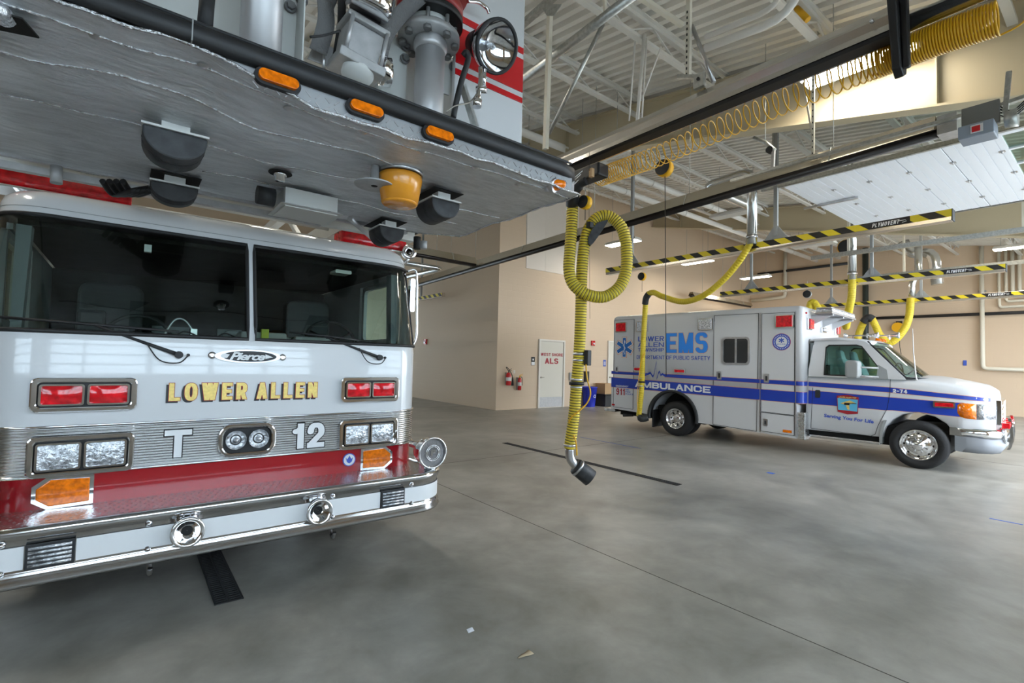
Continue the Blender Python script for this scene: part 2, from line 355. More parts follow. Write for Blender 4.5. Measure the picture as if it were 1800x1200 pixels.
def block_mb(txt, x0, x1, z0, z1, y, tx=.2, tz=.2, gap=.12, slope=0.0, grow=0.0, mb=None, slant=0.0):
    """tx, tz: stroke width across and upright as a share of the letter height; grow: extra outline in metres"""
    H = z1-z0; mb = mb or MB(); tot = sum(GL[c][0] for c in txt); ns = sum(c != ' ' for c in txt)
    un = (x1-x0-ns*tx*H-(len(txt)-1)*gap*H)/tot; x = x0
    for c in txt:
        w, strokes = GL[c]; cw = un*w; polys = []; hx, hz = tx*H/2+grow, tz*H/2+grow
        pt = lambda q: ((x+tx*H/2+q[0]*cw)/H, (z0+tz*H/2+q[1]*(H-tz*H))/H)
        hx /= H; hz /= H
        for st in strokes:
            if st[0] == 'D':
                a, b = pt(st[1]), pt(st[2]); k = hx*1.02
                if a[1] < b[1]: a, b = b, a
                sl_ = (b[0]-a[0])/max(1e-6, a[1]-b[1]); at, bt = a[1]+hz, b[1]-hz
                if abs(sl_) < 3: ax_, bx_ = a[0]-sl_*0, b[0]+sl_*0
                polys.append([(a[0]-k, at), (a[0]+k, at), (b[0]+k, bt), (b[0]-k, bt)]); continue
            p = [pt(q) for q in st]
            for a, b in zip(p, p[1:]):
                ax_al = abs(a[0]-b[0]) < 1e-5 or abs(a[1]-b[1]) < 1e-5
                pen = [(-hx, -hz), (hx, -hz), (hx, hz), (-hx, hz)] if ax_al and len(st) <= 4 else [(hx*math.cos(t*PI/7), hz*math.sin(t*PI/7)) for t in range(14)]
                if ax_al and len(st) > 4:
                    pen2 = [(-hx, -hz), (hx, -hz), (hx, hz), (-hx, hz)]
                    e = [q for q in (a, b) if min(math.dist(q, p[0]), math.dist(q, p[-1])) < 1e-5 or (st[:3][1:2] and math.dist(q, p[1]) < 1e-5)]
                    polys.append(_hull([(q[0]+u, q[1]+v) for q in (a, b) for u, v in (pen2 if q in e else pen)])); continue
                polys.append(_hull([(q[0]+u, q[1]+v) for q in (a, b) for u, v in pen]))
        vs = []; fs = []
        for q in polys:
            area = sum(q[i][0]*q[(i+1) % len(q)][1]-q[(i+1) % len(q)][0]*q[i][1] for i in range(len(q)))
            if area < 0: q = q[::-1]
            fs.append(list(range(len(vs), len(vs)+len(q)))); vs += [Vector(v) for v in q]
        if fs:
            ov, _, of, _v, _e, ids = delaunay_2d_cdt(vs, [], fs, 0, 1e-5); of = [f for f, o in zip(of, ids) if o]
            mb.add([(v.x*H+slant*(v.y*H-z0), y, v.y*H+slope*(v.x*H-x0)) for v in ov], of, False)
        x += (cw+tx*H if c != ' ' else cw)+gap*H
    return mb

# ================================================================== THE BUILDING
ZR = lambda y: 5.75+y/6.0           # underside of the roof deck
XL, XR, YF, YB, XC, YW = -12.0, 25.3, -1.6, 24.0, 9.12, 12.35
fl = MB().box(XL, YF, -.2, XR, YB, 0); struct('floor', fl, 'floor')
ap = MB().box(-30, -40, -.25, 45, YF, -.02); struct('floor_apron', ap, mat('outdoor_concrete', (.42, .42, .40), .8, noise=.1, nscale=2))  # unseen ground outside, put in to bounce daylight inside
jt = MB()
for x in (3.13, -2.0, 11.9): jt.box(x-.003, YF, 0, x+.003, YB if x < 9 else YW, .0012)
for y in (6.4, 14.0): jt.box(XL, y-.003, 0, XR if y < YW else XC, y+.003, .0012)
struct('trim_1', jt, mat('sawn_floor_joint', (.07, .065, .055), .9))
w = MB().box(XL-.2, YF, 0, XL, YB, 10); struct('wall_left', w, 'wall')
w = MB().box(XR, YF, 0, XR+.2, YW+.2, 9); struct('wall_right', w, 'wall')
w = MB().box(XC, YW, 0, XR+.2, YW+.2, 9); struct('wall_back', w, 'wall')
w = MB().box(XC, YW+.2, 0, XC+.2, YB, 10); struct('wall_inner', w, 'wall')
w = MB(); xs = [XL-.2, -7.55, -3.45, -1.05, 3.05, 4.35, 8.45, XC+.2]
for i in range(0, 8, 2): w.box(xs[i], YB, 0, xs[i+1], YB+.2, 4.45)
w.box(XL-.2, YB, 4.45, XC+.2, YB+.2, 10.5); struct('wall_rear', w, 'wall')
w = MB().box(10.2, YW-.02, 4.6, 12.6, YW, 7.75); w.box(11.03, YW-.024, 4.6, 11.04, YW-.02, 7.75); struct('wall_upper', w, 'gyp')
# front wall with its door openings behind the photographer
BAYS = [-4.3, .7, 5.7, 10.7, 15.7, 20.7]
w = MB(); xs = [XL]+[v for b in BAYS for v in (b-2.05, b+2.05)]+[XR]
for i in range(0, len(xs), 2): w.box(xs[i], YF-.3, 0, xs[i+1], YF, 4.45)
w.box(XL, YF-.3, 4.45, XR, YF, 6); struct('wall_front', w, 'wall')
for i, b in enumerate((-4.3, .7, 5.7)):
    fr = MB(); gl = MB(); fr.box(b-2.05, YF-.11, .02, b+2.05, YF-.07, 1.25); fr.box(b-2.05, YF-.11, 3.75, b+2.05, YF-.07, 4.45)  # solid bands above and below the panes added to cut daylight on this side
    for k in range(6): x = b-2.0+k*.8; fr.box(x-.04, YF-.12, 0, x+.04, YF-.06, 4.4)
    for k in range(8): z = .04+k*.62; fr.box(b-2.05, YF-.12, z-.05, b+2.05, YF-.06, z+.05)
    o = struct('window_%d' % (i+1), fr, 'lampbody')
    gl.box(b-2.0, YF-.1, .05, b+2.0, YF-.095, 4.4); g = gl.build('pane', glassm('door_pane', (.72, .76, .78)), parent=o)
for i, b in enumerate((-5.5, 1.0, 6.4)):  # unseen glazed rear openings, added to let more light into the hall
    fr = MB(); gl = MB()
    for k in range(6): x = b-2.0+k*.8; fr.box(x-.04, YB-.06, 0, x+.04, YB-.02, 4.4)
    for k in range(8): z = .04+k*.62; fr.box(b-2.05, YB-.06, z-.05, b+2.05, YB-.02, z+.05)
    o = struct('window_%d' % (i+5), fr, 'lampbody'); gl.box(b-2.0, YB-.04, .05, b+2.0, YB-.035, 4.4); gl.build('pane', glassm('added_rear_pane', (.6, .62, .62)), parent=o)
# corrugated deck
mb = MB(); xs = XL-.2; prof = []
while xs < XR+.2:
    prof += [(xs, 0), (xs+.085, 0), (xs+.105, .075), (xs+.18, .075)]; xs += .2
va = [(x, YF-.3, ZR(YF-.3)+z) for x, z in prof]; vb = [(x, YB+.2, ZR(YB+.2)+z) for x, z in prof]; n = len(prof)
mb.add(va+vb, [(i, i+1, n+i+1, n+i) for i in range(n-1)], False)
mb.add([(XL-.2, YF-.3, ZR(YF-.3)+.12), (XR+.2, YF-.3, ZR(YF-.3)+.12), (XR+.2, YB+.2, ZR(YB+.2)+.12), (XL-.2, YB+.2, ZR(YB+.2)+.12)], [(0, 1, 2, 3)], False)
struct('ceiling', mb, 'deck')
# open web joists running across the bays
for k in range(11):
    y = -.9+k*1.72
    x1 = XR if y < YW-.3 else XC
    if y > 15: break
    mb = MB(); zt = ZR(y)-.005; D = .34
    mb.bar((XL, y, zt-.012), (x1, y, zt-.012), .17, .02); mb.bar((XL, y-.03, zt-.05), (x1, y-.03, zt-.05), .02, .06); mb.bar((XL, y, zt-D), (x1, y, zt-D), .09, .05)
    x = 1.0; up = True
    while x < x1-.7:
        a = (x, y, zt-.05 if up else zt-D); b = (x+.6, y, zt-D if up else zt-.05); mb.bar(a, b, .022, .022); x += .6; up = not up
    struct('ceiling_joist', mb, 'joist')
# tapered roof girders running into the building
for X in (-1.4, 7.8, 17.0):
    mb = MB(); y1 = YW+.2 if X < XC else YW
    zb = lambda y: 4.49+.222*min(y, 13)
    ys = [YF, 8, y1]
    poly = [(y, zb(y)) for y in ys]+[(y, ZR(y)-.09) for y in ys[::-1]]
    mb.prism(poly, 'x', X-.006, X+.006)
    for y0, y2 in ((YF, 8), (8, y1)): mb.bar((X, y0, zb(y0)), (X, y2, zb(y2)), .22, .03)
    mb.bar((X, YF, ZR(YF)-.08), (X, y1, ZR(y1)-.08), .22, .03)
    for y in (1.48, 4.6, 8, 11): mb.box(X-.1, y-.008, zb(y), X+.1, y+.008, ZR(y)-.08)
    struct('roof_girder', mb, 'beam')

# ---- walls: doors and things on them
def door(n, x0, x1, z1, lett=None, kick=True):
    f = MB(); y = YW
    f.ringplate([(x0, 0), (x1, 0), (x1, z1), (x0, z1)], [(x0+.06, 0.005), (x1-.06, .005), (x1-.06, z1-.06), (x0+.06, z1-.06)], 'y', y-.06, y-.001)
    o = struct('door_%d' % n, f, 'frame')
    l = MB().box(x0+.065, y-.03, .01, x1-.065, y-.005, z1-.065); leaf = l.build('leaf', 'door', parent=o)
    h = MB(); hx = x0+.12; h.cyl((hx, y-.03, 1.02), (hx, y-.075, 1.02), .028); h.tube([(hx, y-.07, 1.02), (hx+.1, y-.075, 1.02), (hx+.13, y-.06, 1.02)], .011); h.build('handle', 'bronze', parent=leaf)
    if kick: MB().box(x0+.08, y-.036, .03, x1-.08, y-.031, .36).build('kick_plate', 'lgrey', parent=leaf)
    if lett:
        t = block_mb('WEST SHORE', x0+.09, x1-.09, 1.74, 1.845, y-.034, .26, .22, .14); block_mb('ALS', x0+.28, x1-.3, 1.48, 1.67, y-.034, .34, .22, .12, mb=t)
        t.build('lettering', 'lred', parent=leaf)
door(1, 10.82, 12.02, 2.3, True)
door(2, 14.28, 15.4, 2.4)
def extinguisher(x, z, label, big):
    t = Thing('fire_extinguisher', label, 'fire extinguisher', (x, YW-.13, z-.3), group=None)
    r = .085 if big else .06; h = .40 if big else .40; y = YW-.13
    m = MB().lathe([(r*.85, 0), (r, .02), (r, h*.82), (r*.75, h*.95), (r*.3, h)], (x, y, z-h/2), (0, 0, 1)); t.w('cylinder', m, 'fred')
    m = MB().lathe([(r+.002, 0), (r+.002, .11)], (x, y, z-.06), (0, 0, 1), caps=False); t.w('label_sticker', m, 'lwhite')
    m = MB().cyl((x, y, z+h/2), (x, y, z+h/2+.05), .02); m.bar((x, y, z+h/2+.05), (x+.1, y-.02, z+h/2+.07), .02, .012); m.bar((x, y, z+h/2+.07), (x+.1, y-.02, z+h/2+.12), .02, .012); t.w('valve', m, 'yp' if not big else 'dark')
    if big:
        m = MB().tube(smooth_path([(x, y, z+.24), (x-.12, y-.02, z+.36), (x-.05, y-.03, z+.33), (x+.1, y-.03, z+.15), (x+.13, y-.03, z)]), .011); m.lathe([(.02, 0), (.045, -.26)], (x+.14, y-.03, z+.05), (0, 0, 1)); t.w('hose', m, 'black')
    else:
        m = MB().tube(smooth_path([(x, y, z+.24), (x+.08, y-.03, z+.18), (x+.085, y-.02, z-.05)]), .01); t.w('hose', m, 'black')
    m = MB().box(x-.04, y+.05, z-.2, x+.04, YW-.001, z+.2); m.box(x-r-.01, y-.0, z-.1, x+r+.01, y+.02, z-.08); t.w('wall_bracket', m, 'grey')
extinguisher(9.5, .98, 'wide red fire extinguisher with black horn hung near the wall corner', True)
extinguisher(9.95, .82, 'slim red fire extinguisher hung lower, left of the lettered door', False)
def plate(name, x, z, w, h, d, mt, label, cat, bev=.004, marks=None):
    t = Thing(name, label, cat, (x, YW-d/2, z-h/2))
    t.w('box', MB().box(x-w/2, YW-d, z-h/2, x+w/2, YW-.0005, z+h/2), mt, bevel=bev)
    if marks:
        m = MB()
        for a, b, c, e in marks: m.box(x+a, YW-d-.003, z+b, x+c, YW-d, z+e)
        t.w('symbol', m, 'lwhite')
    return t
plate('door_sign', 10.6, 1.56, .16, .28, .01, 'dark', 'small dark room sign on the wall left of the lettered door', 'sign', marks=[(-.07, -.13, .07, -.03), (-.03, .02, .03, .08)])
t = Thing('fire_alarm', 'square red fire alarm on the wall right of the lettered door', 'fire alarm', (13.45, YW-.05, 2.2)); t.w('box', MB().box(13.37, YW-.07, 2.18, 13.53, YW-.0005, 2.36), 'fred', bevel=.006); t.w('strobe_lens', MB().box(13.41, YW-.09, 2.22, 13.49, YW-.0705, 2.28), 'clear')
plate('restroom_sign', 14.13, 1.55, .15, .24, .01, 'mblue', 'small blue restroom sign beside the white door behind the ambulance', 'sign', marks=[(-.04, -.08, -.015, .06), (.01, -.08, .04, .06)])
plate('outlet_box', 9.82, 1.2, .07, .11, .01, 'frame', 'ivory wall outlet above the slim fire extinguisher', 'outlet')
plate('call_box', 12.32, 1.05, .10, .28, .06, 'grey', 'narrow grey wall box hidden beside the hanging yellow hose', 'box')
plate('switch_box', 13.12, 1.05, .18, .38, .10, 'dark', 'dark control box hung on the wall under the red alarm', 'control box')
# bin, crate, carton at the foot of the wall
t = Thing('recycling_bin', 'round blue recycling bin by the back wall', 'bin', (13.0, YW-.32, 0))
t.w('body', MB().lathe([(.2, 0.001), (.2, .02), (.27, .66), (.29, .67), (.29, .7), (.255, .7), (.19, .04)], (13.0, YW-.32, 0), (0, 0, 1), caps=False), 'bin')
m = MB()
for a in (90, 210, 330):
    a = math.radians(a); m.bar((13.0+.06*math.cos(a)-.03, YW-.60, .38+.06*math.sin(a)), (13.0+.06*math.cos(a+1.7)-.03, YW-.60, .38+.06*math.sin(a+1.7)), .01, .02)
t.w('recycling_mark', m, 'lwhite')
t = Thing('storage_crate', 'black plastic crate on the floor between blue bin and ambulance', 'crate', (13.95, YW-.35, 0))
t.w('body', MB().box(13.5, YW-.62, .0005, 14.25, YW-.08, .40), 'dark', bevel=.02); t.w('lid', MB().box(13.47, YW-.65, .401, 14.28, YW-.05, .44), 'black', bevel=.01)
t = Thing('cardboard_box', 'open brown cardboard box resting on the black crate', 'box', (13.75, YW-.35, .4405))
t.w('body', MB().box(13.52, YW-.58, .4405, 14.05, YW-.12, .82), 'card', bevel=.003); t.w('yellow_wrap', MB().box(13.9, YW-.59, .46, 14.052, YW-.581, .8), 'yp')
# left recess wall (behind the truck)
t = Thing('fire_alarm', 'small red fire alarm on the tan side wall right of the truck cab', 'fire alarm', (XC-.05, 17.0, 2.1)); t.w('box', MB().box(XC-.06, 16.9, 2.1, XC-.0005, 17.08, 2.3), 'fred', bevel=.006)
t.w('strobe_lens', MB().box(XC-.08, 16.95, 2.14, XC-.061, 17.03, 2.2), 'clear')

# ---- right wall pipework
def pipe_thing(name, path, r, mt, label, clamps=(), n=12, group=None):
    t = Thing(name, label, 'pipe', tuple(min((Vector(p) for p in path), key=lambda v: v.z)), group=group)
    t.w('run', MB().tube(path, r, n), mt)
    for c in clamps: t.w('clamp', MB().box(c[0]-.03, c[1]-r-.03, c[2]-.03, XR-.0005, c[1]+r+.03, c[2]+.03), 'grey')
    return t
def elbow(pts, r=.15, k=4):
    out = [Vector(pts[0])]
    for i in range(1, len(pts)-1):
        a, b, c = Vector(pts[i-1]), Vector(pts[i]), Vector(pts[i+1]); d1 = (a-b).normalized(); d2 = (c-b).normalized()
        for j in range(k+1):
            t = j/k; out.append((b+d1*r)*(1-t)**2+b*2*t*(1-t)+(b+d2*r)*t*t)
    out.append(Vector(pts[-1])); return out
xw = XR-.12
pipe_thing('gas_pipe', [(xw, 7.3, 3.76), (xw, -1.5, 3.72)], .06, 'bpipe', 'long black iron pipe along the right wall behind the ambulance cab', [(xw, 6, 3.75), (xw, 2, 3.73)])
pipe_thing('gas_pipe', [(xw, 11.9, 6.27), (xw, 7.9, 6.27)], .06, 'bpipe', 'short black pipe high on the right wall, above the yellow-black rails', [(xw, 9.5, 6.27)])
pipe_thing('drain_pipe', elbow([(xw-.05, 3.56, 6.3), (xw-.05, 3.56, 1.7), (xw-.05, .2, 1.66)]), .07, 'cpipe', 'cream pipe dropping down the right wall and turning above the ambulance hood', [(xw, 3.56, 4.6)])
pipe_thing('downspout', [(xw, 7.26, .02), (xw, 7.26, 6.85)], .11, mat('dark_green_paint', (.03, .04, .035), .5), 'dark green column against the right wall behind the ambulance light bar')
for i, (y, zb_, l) in enumerate(((3.1, 3.97, 'outermost'), (2.92, 4.17, 'second'), (2.75, 4.34, 'third'), (2.57, 4.5, 'innermost'))):
    pipe_thing('wall_pipe', elbow([(xw, y, 6.12), (xw, y, zb_), (xw, -.5, zb_)], .1), .045+.012*(i > 1), 'cpipe', 'cream bent pipe at upper right, %s of the four nested bends' % l, group=None)
pipe_thing('roof_drain', elbow([(xw, 10.58, 7.2), (xw, 10.58, 5.0), (xw, 12.2, 4.93)]), .08, 'cpipe', 'white pipe with elbow in the far right corner of the hall')
t = Thing('cord_reel', 'yellow and black reel on the right wall above the cab', 'reel', (XR-.15, 6.1, 3.2))
t.w('drum', MB().lathe([(.2, -.08), (.2, -.05), (.12, -.05), (.12, .05), (.2, .05), (.2, .08)], (XR-.2, 6.1, 3.33), (1, 0, 0)), 'yp'); t.w('bracket', MB().box(XR-.1, 6.0, 3.2, XR-.0005, 6.2, 3.6), 'dark')
t.w('cable', MB().tube(smooth_path([(XR-.2, 6.05, 3.25), (XR-.2, 6.05, 2.6), (XR-.2, 6.0, 2.2)]), .012, 6), 'black')
m = MB().box(XR-.03, 4.03, 1.8, XR-.0005, 4.13, 2.0); solo('wall_switch', m, 'mblue', 'tiny blue switch plate on the right wall above the hood', 'switch')

# ---- floor details
def drain(x, y0, y1, label, w=.16):
    t = Thing('trench_drain', label, 'drain', (x, (y0+y1)/2, 0.0))
    t.w('channel', MB().box(x-w/2, y0, .0008, x+w/2, y1, .0025), 'void')  # flat dark plate on the floor stands for shade down in the channel
    m = MB(); y = y0
    while y < y1-.02: m.box(x-w/2+.01, y, .003, x+w/2-.01, y+.012, .006); y += .032
    m.box(x-w/2, y0, .003, x-w/2+.012, y1, .007); m.box(x+w/2-.012, y0, .003, x+w/2, y1, .007); m.box(x-.006, y0, .003, x+.006, y1, .007)
    g = t.w('grate', m, 'dark')
drain(.58, 3.53, 12.0, 'black trench drain grate emerging from under the fire truck')
drain(5.70, 3.68, 7.4, 'narrow trench drain in the open floor left of the ambulance', .11)
m = MB().box(7.47, 3.3, .0006, 7.56, 3.40, .0016); solo('floor_tape', m, 'tape', 'scrap of blue tape on the floor before the ambulance front wheel', 'tape')
solo('floor_tape', MB().box(7.505, 5.65, .0006, 7.53, 7.2, .0016), 'tape', 'thin blue tape line on floor behind the hanging hose nozzle', 'tape')
solo('floor_tape', MB().box(7.30, .75, .0006, 7.33, 1.0, .0016), 'tape', 'short blue tape mark on floor at the right edge', 'tape')
m = MB().add([(1.60, 2.37, .001), (1.64, 2.37, .001), (1.645, 2.4, .006), (1.61, 2.405, .002)], [(0, 1, 2, 3)]); m.add([(1.60, 2.37, .003), (1.64, 2.37, .003), (1.645, 2.4, .008), (1.61, 2.405, .004)], [(0, 1, 2, 3)]); solo('paper_scrap', m, 'paper', 'tiny white paper scrap on the floor before the fire truck', 'paper')
m = MB().loft([[(1.68+i*.03, 2.02+.006*math.cos(a)*(1+i), .003+.002*math.sin(a)+.002*(i % 2)) for a in (0, 1.5, 3, 4.5)] for i in range(4)]); solo('dry_leaf', m, 'leaf', 'small dry brown leaf on the floor at bottom centre', 'leaf')

# ---- high bay fluorescent fixtures
def high_bay(x, y, on, label, z=5.5, ln=1.25):
    t = Thing('high_bay_light', label, 'ceiling light', (x, y, z), group=None); w = .17
    m = MB(); h = ln/2
    m.loft([[(x-w-.02, y-h, z+.0), (x+w+.02, y-h, z), (x+w+.02, y+h, z), (x-w-.02, y+h, z)], [(x-w-.02, y-h, z+.03), (x+w+.02, y-h, z+.03), (x+w+.02, y+h, z+.03), (x-w-.02, y+h, z+.03)], [(x-w+.04, y-h+.03, z+.1), (x+w-.04, y-h+.03, z+.1), (x+w-.04, y+h-.03, z+.1), (x-w+.04, y+h-.03, z+.1)]], smooth=False)
    t.w('housing', m, 'lampbody')
    t.w('lens', MB().box(x-w, y-h+.02, z-.012, x+w, y+h-.02, z-.001), 'lampon' if on else 'lampoff')
    for s in (-.45, .45): t.w('hanger_wire', MB().tube([(x, y+s, z+.1), (x, y+s, ZR(y+s)-.005)], .005, 5), 'grey')
for x, nm in ((7.30, 'nearest, above the yellow coil'), (12.4, 'above the ambulance'), (17.2, 'beyond the raised door'), (21.9, 'at the far right')):
    high_bay(x, 2.2, nm != 'above the ambulance', 'white fluorescent fixture in the front row, '+nm)
for x, nm in ((2.3, 'left of the aerial platform'), (7.05, 'second from left'), (12.3, 'behind the chrome duct'), (17.3, 'beneath the striped rail')):
    high_bay(x, 6.4, x < 3, 'fluorescent fixture in the middle row, '+nm)
for x, nm in ((12.7, 'left one seen through hose loop'), (17.1, 'middle one'), (21.8, 'right one'), (2.0, 'hidden behind the truck')):
    high_bay(x, 10.4, True, 'lit fluorescent fixture in back row by the wall, '+nm)
high_bay(-2.5, 10, False, 'unlit fluorescent fixture far left behind truck'); high_bay(5.5, 16, False, 'unlit fluorescent fixture deep in the rear bay'); high_bay(-2.5, 4.5, True, 'added unseen lit fluorescent fixture over the left side of the truck')  # the lit one over the truck is unseen, added for more light

# ---- covered pipes under the roof
for k, (q, x0) in enumerate((((1435, 458), 3.0), ((1475, 453), 3.0), ((1450, 425), 3.0))):
    e = P(*q, X=24.6); y, z = e.y, e.z
    nm = ('lowest white covered pipe crossing the hall under the roof', 'middle white covered pipe crossing the hall under the roof', 'highest white covered pipe crossing the hall under the roof')[k]
    t = Thing('covered_pipe', nm, 'pipe', (14, y, z)); t.w('run', MB().tube([(x0, y, z), (24.6, y, z)], .085, 12), 'pvc')
    for x in (5, 8, 11, 14, 18, 22):
        m = MB().tube([(x, y+.1*math.cos(a), z+.1*math.sin(a)) for a in [i*PI/6 for i in range(12)]], .008, 5, closed=True); m.tube([(x, y, z+.1), (x, y, ZR(y)-.005)], .006, 5); t.w('hanger', m, 'joist')
t = Thing('conduit', 'thick white bent pipe under the roof deck at top right', 'pipe', (8.5, 3.0, 5.9))
m = MB(); a, b, c = P(1345, 35, X=6.0), P(1385, 22, X=6.0), P(1395, -10, X=6.0)
m.tube(elbow([P(1240, 85, X=5.3), P(1388, 28, X=5.3), P(1402, -10, X=5.3)], .25), .045); t.w('run', m, 'pvc')
m = MB().tube(elbow([P(1240, 65, X=5.3), P(1368, 12, X=5.3), P(1376, -20, X=5.3)], .2), .03); t.w('branch', m, 'pvc')
for q0, q1, lb in (((1080, 127), (1108, 116), 'left'), ((1096, 136), (1120, 127), 'right')):
    a, b = P(*q0, X=7.2), P(*q1, X=7.2); solo('pipe_marker', MB().tube([a, b], .035, 10), 'yp', 'small yellow pipe marker under the roof, %s of the pair' % lb, 'pipe marker')
a, b = P(1400, 15, X=6.5), P(1420, 35, X=6.5); solo('pipe_marker', MB().tube([a, b], .04, 10), 'yp', 'small yellow pipe marker beside the bent white pipe at top right', 'pipe marker')

# ---- exhaust rails with hazard stripes above the other bays
def tomap(mb, X):
    """lettering made on the x/z plane turned to face -x, reading towards -y"""
    mb.v = [Vector((X+v.y, -v.x, v.z)) for v in mb.v]; return mb
def striped_rail(X, y0, y1, z, txt, label, posts):
    t = Thing('exhaust_rail', label, 'exhaust rail', (X, (y0+y1)/2, z-.08))
    t.w('track', MB().box(X-.045, y0, z-.1, X+.09, y1, z+.06), 'alu', bevel=.006)
    t.w('hazard_strip', MB().box(X-.052, y0, z-.045, X-.046, y1, z+.055), 'hazard')
    t.w('end_cap', MB().box(X-.05, y0-.01, z-.1, X+.095, y0-.0005, z+.06), 'dark')
    if txt:
        ya, yb = txt
        l = t.w('label_plate', MB().box(X-.056, yb-.05, z-.045, X-.0525, ya+.05, z+.055), 'lblack')
        m = tomap(block_mb('PLYMOVENT', -ya, -yb-.08, z-.028, z+.032, -.058, .17, .17, .14, slant=.2), X)
        m.tube([(X-.058, yb+.08, z+.01), (X-.058, yb+.0, z+.01), (X-.058, yb-.01, z-.01), (X-.058, yb+.04, z-.02)], .005, 4); t.w('lettering', m, 'lwhite', parent=l)
    for y in posts:
        m = MB().box(X-.03, y-.03, z+.12, X+.03, y+.03, ZR(y)-.01); m.prism([(y-.2, z+.065), (y+.2, z+.065), (y+.03, z+.3), (y-.03, z+.3)], 'x', X-.01, X+.01); m.box(X-.05, y-.2, z+.0605, X+.05, y+.2, z+.07)
        t.w('hanger_post', m, 'grey')
    return t
ya = P(1533, 403, X=8.75).y; yb = P(1592, 388, X=8.75).y
striped_rail(8.8, 1.53, 7.66, 3.71, (ya, yb), 'nearest black and yellow striped exhaust rail above the ambulance', (3.85, 6.95))
ya = P(1664, 481, X=13.75).y; yb = P(1707, 473, X=13.75).y
striped_rail(13.8, 1.6, 7.6, 3.68, (ya, yb), 'middle black and yellow striped exhaust rail beyond the ambulance', (3.85, 6.7))
striped_rail(18.8, 1.0, 6.9, 3.70, (P(1737, 520, X=18.75).y, P(1773, 515, X=18.75).y), 'farthest black and yellow striped exhaust rail near the right wall', (4.0, 6.4))
a = P(724, 530, Y=15.0); b = P(756, 525, Y=15.0)
t = Thing('exhaust_rail', 'short striped rail end on the tan wall beside the truck mirror', 'exhaust rail', (8.6, 16.5, 3.75))
t.w('track', MB().box(8.55, 14.9, 3.72, 8.68, 17.6, 3.86), 'alu'); t.w('hazard_strip', MB().box(8.542, 14.9, 3.74, 8.549, 17.6, 3.85), 'hazard')
t.w('hanger_post', MB().box(8.58, 16.5, 3.861, 8.64, 16.56, ZR(16.5)-.01), 'grey')

def spiral_duct(path, r, label, name='exhaust_duct', cuff=None):
    t = Thing(name, label, 'duct', tuple(path[0])); m = MB().tube(path, r, 18); t.w('pipe', m, 'duct')
    if cuff:
        m = MB().lathe([(r+.004, -.03), (r+.012, -.03), (r+.012, .03), (r+.004, .03)], cuff, (0, 0, 1)); t.w('clamp', m, 'steel')
    return t
# vertical ducts feeding each hose
X = 8.66
spiral_duct(elbow([(X, 4.2, 3.72), (X, 4.2, 5.05), (X, 5.1, 5.0), (X+1.3, 5.1, 5.0), (X+1.9, 5.1, 5.0)], .22), .085, 'chrome duct dropping to the ambulance hose with a bend at top', cuff=(X, 4.2, 3.85))
X = 13.66; p = P(1498, 490, X=X)
spiral_duct([(X, p.y, 3.7), (X, p.y, ZR(p.y)-.02)], .09, 'straight chrome duct above the ambulance light bar', cuff=(X, p.y, 3.85))
X = 18.66; p = P(1603, 520, X=X)
spiral_duct(elbow([(X, p.y, 3.8), (X, p.y, 4.2), (X, p.y-.15, 4.5), (X, p.y-.15, 5.3)], .12), .085, 'short kinked metal duct on the farthest striped rail')
a, b, c, d = P(1590, 448, X=20), P(1612, 440, X=20), P(1640, 441, X=20), P(1648, 470, X=20)
t = spiral_duct(elbow([P(1588, 425, X=20), P(1600, 452, X=20), P(1640, 438, X=20), P(1648, 500, X=20)], .4), .16, 'curved silver duct under the far right roof')
q = P(1620, 445, X=20); t.w('ceiling_rod', MB().tube([q, (q.x, q.y, ZR(q.y)-.005)], .01, 5), 'galv')

# ---- hoses
def ribbed_hose(path, r, n=14, pitch=.03, k=8, rad=.006):
    p = smooth_path(path, k); L = [0]
    for i in range(1, len(p)): L.append(L[-1]+(p[i]-p[i-1]).length)
    body = MB(); N = int(L[-1]/.04); pts = []
    def at(s):
        s = max(0, min(L[-1]-1e-5, s)); lo = 0; hi = len(L)-1
        while hi-lo > 1:
            m = (lo+hi)//2
            if L[m] <= s: lo = m
            else: hi = m
        return p[lo].lerp(p[hi], (s-L[lo])/max(1e-9, L[hi]-L[lo]))
    N = max(8, int(L[-1]/(pitch/4))); path2 = [at(L[-1]*i/N) for i in range(N+1)]
    rs = [r+rad*(1, .2, -1, .2)[i % 4] for i in range(N+1)]
    return path2, rs, at, L[-1]
def hose_mat():
    m = mat('ribbed_yellow_hose', (.62, .47, .03), .5)
    return m
DST = 5.5
hp = [P(x, y, D=DST) for x, y in [(1006, 362), (1004, 400), (1001, 440), (999, 478), (1007, 503), (1030, 520), (1060, 523), (1086, 506), (1098, 478), (1100, 440), (1094, 405), (1080, 386), (1065, 379), (1050, 383), (1038, 396), (1029, 420), (1023, 470), (1021, 550), (1018, 620), (1013, 680), (1009, 730), (1001, 788)]]
for i in range(0, 11): hp[i] = hp[i]+Vector((-.06, -.08, 0))*(1-abs(i-5)/6.0)      # front strand of the loop passes before the hanging one
t = Thing('exhaust_hose', 'thick yellow ribbed hose looped and hanging right of the fire truck', 'exhaust hose', tuple(P(1010, 820, D=DST)))
path2, rs, at, L = ribbed_hose(hp, .062, rad=.005)
m = MB().tube(path2, rs, 16); t.w('hose', m, 'yellow')
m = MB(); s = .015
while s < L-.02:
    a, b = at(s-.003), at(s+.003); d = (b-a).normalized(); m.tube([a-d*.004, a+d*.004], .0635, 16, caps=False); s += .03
t.w('groove_bands', m, mat('dark_hose_groove', (.10, .085, .03), .6))  # dark bands in the grooves between the hose ribs
